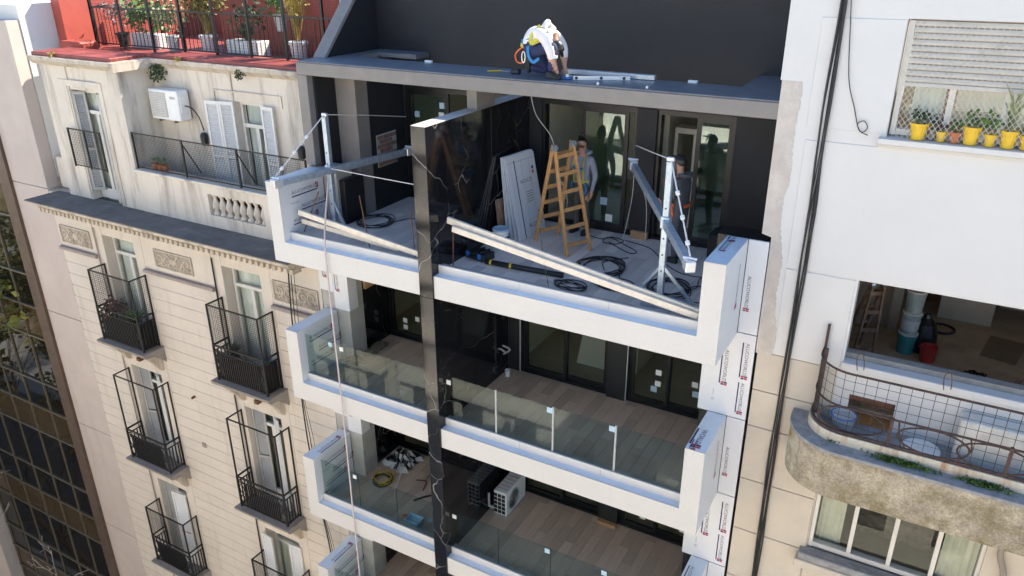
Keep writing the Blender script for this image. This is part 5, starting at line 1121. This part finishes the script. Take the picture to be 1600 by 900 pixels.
# gutted room
a_ladder('small_ladder', 'paint-splashed old wooden stepladder inside the gutted room', ((9.78, 3.0, -.9), (10.06, 3.1, -.9), (9.86, 3.3, .32), (10.02, 3.36, .34)), ((9.55, 3.4, -.9), (9.8, 3.6, -.9), (9.84, 3.32, .32), (10.0, 3.38, .34)), 'old_wood', 4, cat='ladder')
for k, (zz, h_, mt, lab) in enumerate(((-.9, .34, 'teal_plastic', 'bottom teal paint bucket of the tower in gutted room'), (-.54, .36, 'dusty_teal', 'second plaster-smeared bucket of the tower in gutted room'), (-.16, .36, 'dusty_teal', 'top pale bucket of the tower in gutted room'))):
    bucket((10.50, 3.66, zz), .145, h_, mt, lab, lid='dirty_white', name='paint_drum', handle=False, label_band='dirty_white' if k == 1 else None)
bucket((10.84, 3.50, -.9), .13, .26, 'red_plastic', 'red bucket on floor of the gutted room')
m = MB(); m.lathe((10.73, 3.86, -.9), [(.18, 0), (.22, .12), (.20, .3), (.15, .5), (.07, .6), (.05, .66), (0, .67)], 14); one('rubbish_bag', 'bag_black', 'upright tied black rubbish bag beside red bucket', 'bag', m)
one('rubber_ring', 'black_rubber', 'black rubber ring lying on floor of gutted room', 'ring', MB().tube([(11.0+.2*math.cos(a*math.pi/12), 4.85+.2*math.sin(a*math.pi/12), -.875) for a in range(24)], .022, 6, closed=True))
crumple((11.55, 3.2, -.9), .17, .24, .14, 9, 'bag_black', 'dark crumpled plastic sack near sill of gutted room', 'plastic_sack', 'sack', n=8)
one('cardboard_sheet', 'cardboard', 'brown cardboard sheet flat on floor of gutted room', 'cardboard', MB().prism([(11.6, 4.1), (12.1, 4.0), (12.3, 4.9), (11.75, 5.0)], 'z', -.895, -.888))
one('timber_batten', 'old_wood', 'slanted wooden batten at right of the gutted room opening', 'batten', MB().bar((11.9, 2.6, -.87), (12.6, 3.6, .3), .06, .05))

# ================================================================== TREES
def branch_tree(name, base, h, label, seed, leafy=None, spread=1.0, crown_h=.45):
    q = random.Random(seed); t = thing(name, base, label, 'tree'); segs = []
    k0, k1 = (.55, .8) if leafy else (.36, .56)
    def grow(p, d, l, r, depth):
        pts = [p]; rs = [r]; cur = Vector(p); dd = Vector(d)
        for k in range(4): dd = (dd+Vector((q.gauss(0, .12), q.gauss(0, .12), q.gauss(0, .08)))).normalized(); cur = cur+dd*l/4; pts.append(cur.copy()); rs.append(r*(1-.11*(k+1)))
        segs.append((pts, rs, depth))
        if depth >= (5 if leafy else 6) or r < .003: return
        for k in range(q.choice((2, 3, 3)) if depth else 5):
            i = q.randint(2, 4); nd = (dd+Vector((q.gauss(0, .55), q.gauss(0, .55), q.gauss(.12, .3)))*spread).normalized(); grow(pts[i], nd, l*q.uniform(k0, k1), rs[i]*.66, depth+1)
    grow(Vector(base), Vector((0, 0, 1)), h*crown_h, .16, 0)
    tm = MB(); bm_ = MB()
    for pts, rs, dp in segs: (tm if dp == 0 else bm_).tube(pts, [max(r_, .008) for r_ in rs], 7 if dp < 2 else 4)
    tm.build('trunk', 'bark', t); bm_.build('branches', 'bark' if leafy else 'twig', t)
    if leafy:
        m = MB()
        for pts, rs, dp in segs:
            if dp >= 3: leaves(m, pts[-1], .55, 46, .24, q)
        m.build('crown', leafy, t)
    return t
branch_tree('street_tree', (-5.0, -1.7, GZ), 18.6, 'bare leafless street tree with thin twigs at lower left', 5, None, 1.0, .56)
branch_tree('street_tree', (-21.8, -3.3, GZ), 21, 'leafy street tree mirrored in the office glass', 8, 'tree_leaf', .9)
branch_tree('street_tree', (-27, -3.0, GZ), 22, 'second leafy street tree farther along, mirrored in office glass', 12, 'tree_leaf', .9)
# ================================================================== PEOPLE
def person(name, loc, label, J, mats, seed=0):
    """J: dict joint -> (pos, radius, parent, material slot). One continuous skinned body."""
    t = thing(name, loc, label, 'person')
    names = list(J); idx = {n: i for i, n in enumerate(names)}
    me = bpy.data.meshes.new('body'); me.from_pydata([J[n][0] for n in names], [(idx[J[n][2]], idx[n]) for n in names if J[n][2]], [])
    o = bpy.data.objects.new('body_rig', me); COL.objects.link(o)
    sk = o.modifiers.new('skin', 'SKIN'); sk.use_smooth_shade = True
    if not me.skin_vertices: bpy.context.view_layer.update()
    for i, n in enumerate(names):
        r = J[n][1]; me.skin_vertices[0].data[i].radius = r if isinstance(r, tuple) else (r, r); me.skin_vertices[0].data[i].use_root = (i == 0)
    sb = o.modifiers.new('sub', 'SUBSURF'); sb.levels = 2; sb.render_levels = 2
    bpy.context.view_layer.update(); dg = bpy.context.evaluated_depsgraph_get()
    nm_ = bpy.data.meshes.new_from_object(o.evaluated_get(dg)); bpy.data.objects.remove(o)
    slots = []
    for n in names:
        if J[n][3] not in slots: slots.append(J[n][3])
    nm_.materials.clear()
    for s in slots: nm_.materials.append(MATS[s])
    segs = [(Vector(J[J[n][2]][0]), Vector(J[n][0]), slots.index(J[n][3])) for n in names if J[n][2]]
    o0 = Vector(loc)
    for p in nm_.polygons:
        c = p.center; best = None
        for a, b, s in segs:
            ab = b-a; u = max(0, min(1, (c-a).dot(ab)/max(ab.length_squared, 1e-9))); d = (a+ab*u-c).length
            if best is None or d < best[0]: best = (d, s)
        p.material_index = best[1]; p.use_smooth = True
    for v in nm_.vertices: v.co -= o0
    b = bpy.data.objects.new('body', nm_); COL.objects.link(b); b.parent = t; ORG[b.name] = o0
    return t
def frame_at(origin, yaw):
    c, s = math.cos(yaw), math.sin(yaw)      # local x = person's right, y = forward, z = up
    fw = Vector((c, s, 0)); rt = Vector((s, -c, 0))
    return lambda x, y, z: Vector(origin)+rt*x+fw*y+Vector((0, 0, z))
def add_hand(J, pre, wrist, palm_dir, side, up, mat='skin', curl=.5, parent=None):
    """palm, four unequal bent fingers and a thumb leaving the side of the palm"""
    d = palm_dir.normalized(); s = (side-d*side.dot(d)).normalized(); n = d.cross(s)
    J[pre+'palm'] = (wrist+d*.05, (.040, .018), parent, mat)
    for k, (off, ln) in enumerate(((-.027, .072), (-.009, .082), (.009, .078), (.026, .062))):
        b = wrist+d*.088+s*off; J[pre+f'f{k}a'] = (b, .011, pre+'palm', mat)
        m_ = b+(d*math.cos(curl*.6)+n*math.sin(curl*.6))*ln*.5; J[pre+f'f{k}b'] = (m_, .0095, pre+f'f{k}a', mat)
        J[pre+f'f{k}c'] = (m_+(d*math.cos(curl*1.5)+n*math.sin(curl*1.5))*ln*.5, .0075, pre+f'f{k}b', mat)
    b = wrist+d*.035-s*.040; J[pre+'t0'] = (b, .012, pre+'palm', mat); J[pre+'t1'] = (b+d*.035-s*.018+n*.012, .010, pre+'t0', mat); J[pre+'t2'] = (b+d*.062-s*.020+n*.022, .008, pre+'t1', mat)
def face(t, hc, fw, up, r=.1, hair='hair_dark', cap=None, beard=True):
    """eyes, nose, mouth, ears and hair or cap on a head centred at hc"""
    fw = Vector(fw).normalized(); up = (Vector(up)-fw*Vector(up).dot(fw)).normalized(); rt = fw.cross(up); hc = Vector(hc)
    for s in (-1, 1):
        MB().lathe(hc+fw*(r*.86)+rt*s*.032+up*.012, [(0, -.010), (.012, -.004), (.012, .004), (0, .010)], 8, axis=tuple(fw)).build('eye', 'petal_white', t, smooth=True)
        MB().lathe(hc+fw*(r*.86+.007)+rt*s*.032+up*.012, [(.006, 0), (0, .005)], 8, axis=tuple(fw)).build('iris', 'hair_dark', t)
        MB().bar(hc+fw*(r*.90)+rt*s*.052+up*.032, hc+fw*(r*.96)+rt*s*.014+up*.034, .012, .009).build('brow', hair, t)
        MB().lathe(hc+rt*s*(r*.80)-up*.005, [(0, -.006), (.024, -.004), (.030, .004), (.018, .010), (0, .008)], 8, axis=tuple(rt*s)).build('ear', 'skin', t, smooth=True)
    g = MB(); b = hc+fw*r*.90; g.add([b+up*.02, b-up*.030+rt*.017, b-up*.030-rt*.017, b+fw*.030-up*.022], [(0, 1, 3), (0, 3, 2), (1, 2, 3)]); g.build('nose', 'skin', t)
    MB().bar(hc+fw*r*.90-up*.052-rt*.022, hc+fw*r*.90-up*.052+rt*.022, .012, .010).build('mouth', 'terracotta', t, bevel=.003)
    def shell(name, mat, scale, lo, cut):
        m = MB(); vs = []; n, k = 16, 8
        for i in range(k+1):
            ph = math.pi/2*(1-lo)*i/k
            for j in range(n):
                a = 2*math.pi*j/n; d = up*math.cos(ph)+(fw*math.cos(a)*1.08+rt*math.sin(a)*.90)*math.sin(ph); f_ = max(0, d.normalized().dot(fw)); vs.append(hc+up*.012+d*r*scale*(1-.0*f_)+up*cut*f_*(i/k))
        m.add(vs, [(i*n+j, i*n+(j+1) % n, (i+1)*n+(j+1) % n, (i+1)*n+j) for i in range(k) for j in range(n)]); return m.build(name, mat, t, smooth=True)
    if cap:
        shell('cap', cap, 1.14, .02, .03); c0 = hc+fw*r*1.0+up*.045
        MB().add([c0+rt*.07, c0-rt*.07, c0+fw*.085-rt*.045-up*.012, c0+fw*.085+rt*.045-up*.012], [(0, 1, 2, 3)]).build('cap_brim', cap, t)
        shell('hair', hair, 1.06, -.25, .085)
    else: shell('hair', hair, 1.05, -.22, .15)
    if beard:
        m = MB(); vs = []
        for i in range(5):
            for j in range(9):
                a = (j-4)/4*1.25; e = -.35-.16*i; d = (fw*math.cos(a)+rt*math.sin(a)*.85)*math.cos(e)+up*math.sin(e); vs.append(hc+d*r*(1.0 if i else .97)-up*.012)
        m.add(vs, [(i*9+j, i*9+j+1, (i+1)*9+j+1, (i+1)*9+j) for i in range(4) for j in range(8)]); m.build('stubble', 'leaf_brown', t, smooth=True)
def strap(t, pts, mat, w=.045, name='harness_strap', nrm=None):
    pts = catmull(pts, 5); m = MB(); vs = []
    for k, p in enumerate(pts):
        d = (pts[min(k+1, len(pts)-1)]-pts[max(k-1, 0)]).normalized(); s = d.cross(Vector(nrm[0]) if nrm else Vector((0, 0, 1)))
        if s.length < 1e-3: s = d.cross(Vector((1, 0, 0)))
        s = s.normalized()*w/2; vs += [p-s, p+s]
    m.add(vs, [(2*k, 2*k+1, 2*k+3, 2*k+2) for k in range(len(pts)-1)]); o = m.build(name, mat, t)
    md = o.modifiers.new('thick', 'SOLIDIFY'); md.thickness = .008; md.offset = 0
    return o
def boots(t, toe, heel, ankle):
    toe, heel, ankle = map(Vector, (toe, heel, ankle)); d = toe-heel; w = d.cross(Vector((0, 0, 1)))
    w = (w.normalized() if w.length > 1e-4 else Vector((0, 1, 0)))*.047; u = w.cross(d).normalized()
    if u.dot(ankle-heel) < 0: u = -u
    m = MB(); pr = [(0, 0, .8), (.25, 0, .9), (.7, 0, 1), (1, 0, .7), (1, .05, .65), (.72, .075, .9), (.35, .11, .75), (0, .11, .75)]
    vs = [heel+d*a+u*b+w*c for a, b, c in pr]+[heel+d*a+u*b-w*c for a, b, c in pr]; n = len(pr)
    m.add(vs, [tuple(range(n)), tuple(range(2*n-1, n-1, -1))]+[(i, n+i, n+(i+1) % n, (i+1) % n) for i in range(n)]); return m.build('boot', 'boot_black', t, bevel=.012)

# --- standing worker in grey hoodie behind the ladder, looking up
yaw = R(-100); P = frame_at((4.83, 3.0, .431), yaw); J = {}
HM_, TM, SK = 'hoodie_grey', 'trouser_olive', 'skin'
def stand(J, P, top, bot, lean=0., head=(0, .03, 1.67), skinm='skin'):
    J['pelvis'] = (P(0, 0, .96), (.155, .115), None, bot); J['waist'] = (P(0, .0+lean*.3, 1.10), (.150, .11), 'pelvis', top); J['chest'] = (P(0, .01+lean*.7, 1.30), (.175, .125), 'waist', top)
    J['collar'] = (P(0, lean, 1.45), (.10, .085), 'chest', top); J['neck'] = (P(0, .02+lean, 1.53), .055, 'collar', skinm)
    h = Vector(head); J['jaw'] = (P(h.x, h.y+.02, h.z-.06), (.066, .07), 'neck', skinm); J['skull'] = (P(h.x, h.y, h.z+.01), (.075, .090), 'jaw', skinm); J['crown'] = (P(h.x, h.y-.005, h.z+.075), (.055, .065), 'skull', skinm)
    for s, n in ((-1, 'l'), (1, 'r')):
        J[n+'hip'] = (P(s*.09, 0, .88), .098, 'pelvis', bot); J[n+'knee'] = (P(s*.11, .02, .50), .066, n+'hip', bot); J[n+'calf'] = (P(s*.115, -.01, .32), .060, n+'knee', bot); J[n+'ankle'] = (P(s*.12, -.02, .10), .05, n+'calf', bot)
        J[n+'shoulder'] = (P(s*.185, lean, 1.40), .075, 'chest', top)
stand(J, P, HM_, TM, head=(0, .03, 1.67))
J['lelbow'] = (P(-.26, -.03, 1.12), .054, 'lshoulder', HM_); J['lwrist'] = (P(-.25, .06, .87), .038, 'lelbow', HM_)
J['relbow'] = (P(.26, .02, 1.13), .054, 'rshoulder', HM_); J['rwrist'] = (P(.14, .26, 1.20), .036, 'relbow', HM_)
fw = P(0, 1, 0)-P(0, 0, 0); rt = P(1, 0, 0)-P(0, 0, 0); dn = Vector((0, 0, -1))
add_hand(J, 'lh', P(-.25, .065, .85), dn+fw*.15, fw, rt, parent='lwrist'); add_hand(J, 'rh', P(.13, .28, 1.205), fw-rt*.5, dn, rt, parent='rwrist', curl=.9)
W1 = person('person', (4.83, 3.0, .431), 'worker in grey hoodie and yellow harness standing behind ladder, looking up', J, None)
hc = P(0, .045, 1.685); face(W1, hc, (fw+Vector((0, 0, .45))+rt*-.2), (0, 0, 1), .092)
for s in (-1, 1): strap(W1, [P(s*.10, -.06, 1.50), P(s*.11, .10, 1.44), P(s*.105, .145, 1.28), P(s*.10, .13, 1.08), P(s*.10, .13, .98)], 'harness_yellow', .03, nrm=[fw])
strap(W1, [P(-.17, .03, 1.02), P(-.10, .125, 1.02), P(0, .145, 1.02), P(.10, .125, 1.02), P(.17, .03, 1.02)], 'harness_yellow', .035, 'belt', nrm=[fw]); strap(W1, [P(-.105, .150, 1.27), P(0, .158, 1.24), P(.105, .150, 1.27)], 'harness_blue', .04, nrm=[fw])
for s in (-1, 1): strap(W1, [P(s*.13, .12, 1.0), P(s*.16, .10, .88), P(s*.12, .09, .80), P(s*.03, .08, .82)], 'harness_blue', .04, 'leg_strap', nrm=[fw]); boots(W1, P(s*.13, .17, 0), P(s*.12, -.09, 0), P(s*.12, -.02, .1))
MB().tube(catmull([P(-.09, .02, 1.50), P(-.11, -.09, 1.52), P(0, -.14, 1.50), P(.11, -.09, 1.52), P(.09, .02, 1.50)], 5), .03, 7).build('hood', HM_, W1, smooth=True)
MB().tube([P(0, .135, 1.43), P(0, .155, 1.30), P(0, .140, 1.0)], .006, 5).build('zip', 'harness_blue', W1)

# --- worker in dark jacket and cap at the right davit, facing left
yaw = R(165); P = frame_at((6.84, 2.50, .431), yaw); J = {}
stand(J, P, 'jacket_charcoal', 'jacket_charcoal', lean=.04, head=(0, .06, 1.67))
J['relbow'] = (P(.25, .10, 1.16), .056, 'rshoulder', 'jacket_charcoal'); J['rwrist'] = (P(.20, .34, 1.22), .038, 'relbow', 'jacket_charcoal')
J['lelbow'] = (P(-.26, .0, 1.14), .056, 'lshoulder', 'jacket_charcoal'); J['lwrist'] = (P(-.20, .22, 1.02), .038, 'lelbow', 'jacket_charcoal')
fw = P(0, 1, 0)-P(0, 0, 0); rt = P(1, 0, 0)-P(0, 0, 0)
add_hand(J, 'rh', P(.20, .355, 1.225), fw, dn, rt, parent='rwrist', curl=1.0); add_hand(J, 'lh', P(-.20, .235, 1.015), fw, dn, rt, parent='lwrist', curl=.7)
W2_ = person('person', (6.84, 2.50, .431), 'worker in dark jacket, black cap and orange harness behind right davit mast', J, None)
face(W2_, P(0, .075, 1.685), fw+Vector((0, 0, .3)), (0, 0, 1), .092, cap='bag_black', beard=False)
for s in (-1, 1): strap(W2_, [P(s*.10, -.05, 1.50), P(s*.11, .14, 1.42), P(s*.105, .17, 1.26), P(s*.10, .14, 1.0)], 'harness_orange', .03, nrm=[fw]); boots(W2_, P(s*.13, .17, 0), P(s*.12, -.09, 0), P(s*.12, -.02, .1)); strap(W2_, [P(s*.16, .08, .98), P(s*.19, .03, .84), P(s*.14, .09, .72), P(s*.04, .08, .78)], 'harness_orange', .04, 'leg_strap', nrm=[rt])
strap(W2_, [P(-.17, .03, 1.0), P(-.10, .13, 1.0), P(0, .15, 1.0), P(.10, .13, 1.0), P(.17, .03, 1.0), P(.10, -.12, 1.0), P(-.1, -.12, 1.0)], 'harness_orange', .05, 'belt', nrm=[fw])
MB().tube(catmull([P(-.09, .04, 1.49), P(-.11, -.08, 1.51), P(0, -.13, 1.49), P(.11, -.08, 1.51), P(.09, .04, 1.49)], 5), .03, 7).build('hood', 'jacket_charcoal', W2_, smooth=True)

# --- worker kneeling on the beam, bent forward, back to the sky
def Q(x, y, z): return Vector((x, y, 3.452+z))
SH, NV = 'shirt_white', 'trouser_navy'; J = {}
J['pelvis'] = (Q(4.55, 1.55, .40), (.15, .13), None, NV); J['waist'] = (Q(4.56, 1.55, .53), (.19, .18), 'pelvis', SH); J['mid'] = (Q(4.65, 1.56, .64), (.20, .19), 'waist', SH); J['chest'] = (Q(4.80, 1.57, .65), (.21, .19), 'mid', SH)
J['collar'] = (Q(4.90, 1.57, .62), (.09, .085), 'chest', SH); J['neck'] = (Q(4.94, 1.56, .54), .055, 'collar', SK); J['skull'] = (Q(4.97, 1.55, .47), (.075, .085), 'neck', SK); J['crown'] = (Q(4.98, 1.55, .41), (.06, .07), 'skull', SK)
J['lhip'] = (Q(4.60, 1.46, .36), .105, 'pelvis', NV); J['lknee'] = (Q(5.00, 1.42, .50), .078, 'lhip', NV); J['lcalf'] = (Q(4.98, 1.41, .28), .068, 'lknee', NV); J['lankle'] = (Q(4.96, 1.41, .10), .055, 'lcalf', NV)
J['rhip'] = (Q(4.58, 1.66, .33), .105, 'pelvis', NV); J['rknee'] = (Q(4.78, 1.68, .075), .07, 'rhip', NV); J['rcalf'] = (Q(4.60, 1.66, .09), .062, 'rknee', NV); J['rankle'] = (Q(4.47, 1.64, .12), .05, 'rcalf', NV)
J['lshoulder'] = (Q(4.88, 1.40, .60), .10, 'chest', SH); J['lelbow'] = (Q(4.97, 1.36, .42), .078, 'lshoulder', SH); J['lfore'] = (Q(4.99, 1.39, .30), .06, 'lelbow', SH); J['lwrist'] = (Q(5.02, 1.42, .22), .036, 'lfore', SK)
J['rshoulder'] = (Q(4.90, 1.73, .60), .10, 'chest', SH); J['relbow'] = (Q(4.98, 1.80, .40), .078, 'rshoulder', SH); J['rfore'] = (Q(5.01, 1.76, .27), .06, 'relbow', SH); J['rwrist'] = (Q(5.04, 1.72, .17), .036, 'rfore', SK)
add_hand(J, 'lh', Q(5.025, 1.425, .20), Vector((.2, .2, -1)), Vector((1, 0, 0)), rt, parent='lwrist', curl=.8); add_hand(J, 'rh', Q(5.05, 1.715, .15), Vector((.3, -.2, -1)), Vector((1, 0, 0)), rt, parent='rwrist', curl=.8)
W3 = person('person', tuple(Q(4.7, 1.55, 0)), 'kneeling worker in white hooded jacket and navy trousers on the grey beam', J, None)
face(W3, Q(4.975, 1.55, .45), (.55, 0, -1), (1, 0, .5), .088, cap='dark_plastic', beard=False)
MB().tube(catmull([Q(4.80, 1.47, .74), Q(4.82, 1.55, .81), Q(4.80, 1.65, .76), Q(4.9, 1.62, .70)], 5), [.045]*15+[.04], 8).build('hood', SH, W3, smooth=True)
Y_ = [(0, 0, 1)]
strap(W3, [Q(4.40, 1.47, .47), Q(4.50, 1.395, .46), Q(4.62, 1.385, .50), Q(4.74, 1.41, .55)], 'harness_yellow', .06, 'belt', nrm=[(0, 1, 0)]); strap(W3, [Q(4.42, 1.46, .53), Q(4.52, 1.388, .53), Q(4.62, 1.380, .57)], 'harness_blue', .05, nrm=[(0, 1, 0)])
strap(W3, [Q(4.60, 1.378, .50), Q(4.64, 1.37, .62), Q(4.70, 1.395, .71), Q(4.76, 1.43, .77)], 'harness_yellow', .05, nrm=[(0, 1, 0)]); strap(W3, [Q(4.60, 1.375, .50), Q(4.78, 1.385, .60), Q(4.92, 1.40, .69)], 'harness_yellow', .05, nrm=[(0, 1, 0)])
strap(W3, [Q(4.58, 1.372, .48), Q(4.60, 1.345, .34), Q(4.68, 1.345, .24), Q(4.78, 1.36, .30)], 'harness_blue', .045, 'leg_strap', nrm=[(0, 1, 0)])
MB().tube([Q(4.50+.03*math.cos(a*math.pi/6), 1.375, .30+.085*math.sin(a*math.pi/6)) for a in range(12)], .009, 6, closed=True).build('carabiner', 'bright_aluminium', W3)
MB().tube(catmull([Q(4.48, 1.42, .46), Q(4.34, 1.42, .34), Q(4.36, 1.42, .22), Q(4.46, 1.42, .20)]), .012, 6).build('lanyard', 'harness_orange', W3)
MB().lathe(Q(4.985, 1.41, .33), [(.080, -.02), (.080, .02)], 14).build('reflective_band', 'reflective', W3)
boots(W3, Q(5.14, 1.40, .0), Q(4.89, 1.41, .0), Q(4.96, 1.41, .1)); boots(W3, Q(4.44, 1.64, .02), Q(4.36, 1.64, .24), Q(4.5, 1.64, .12))
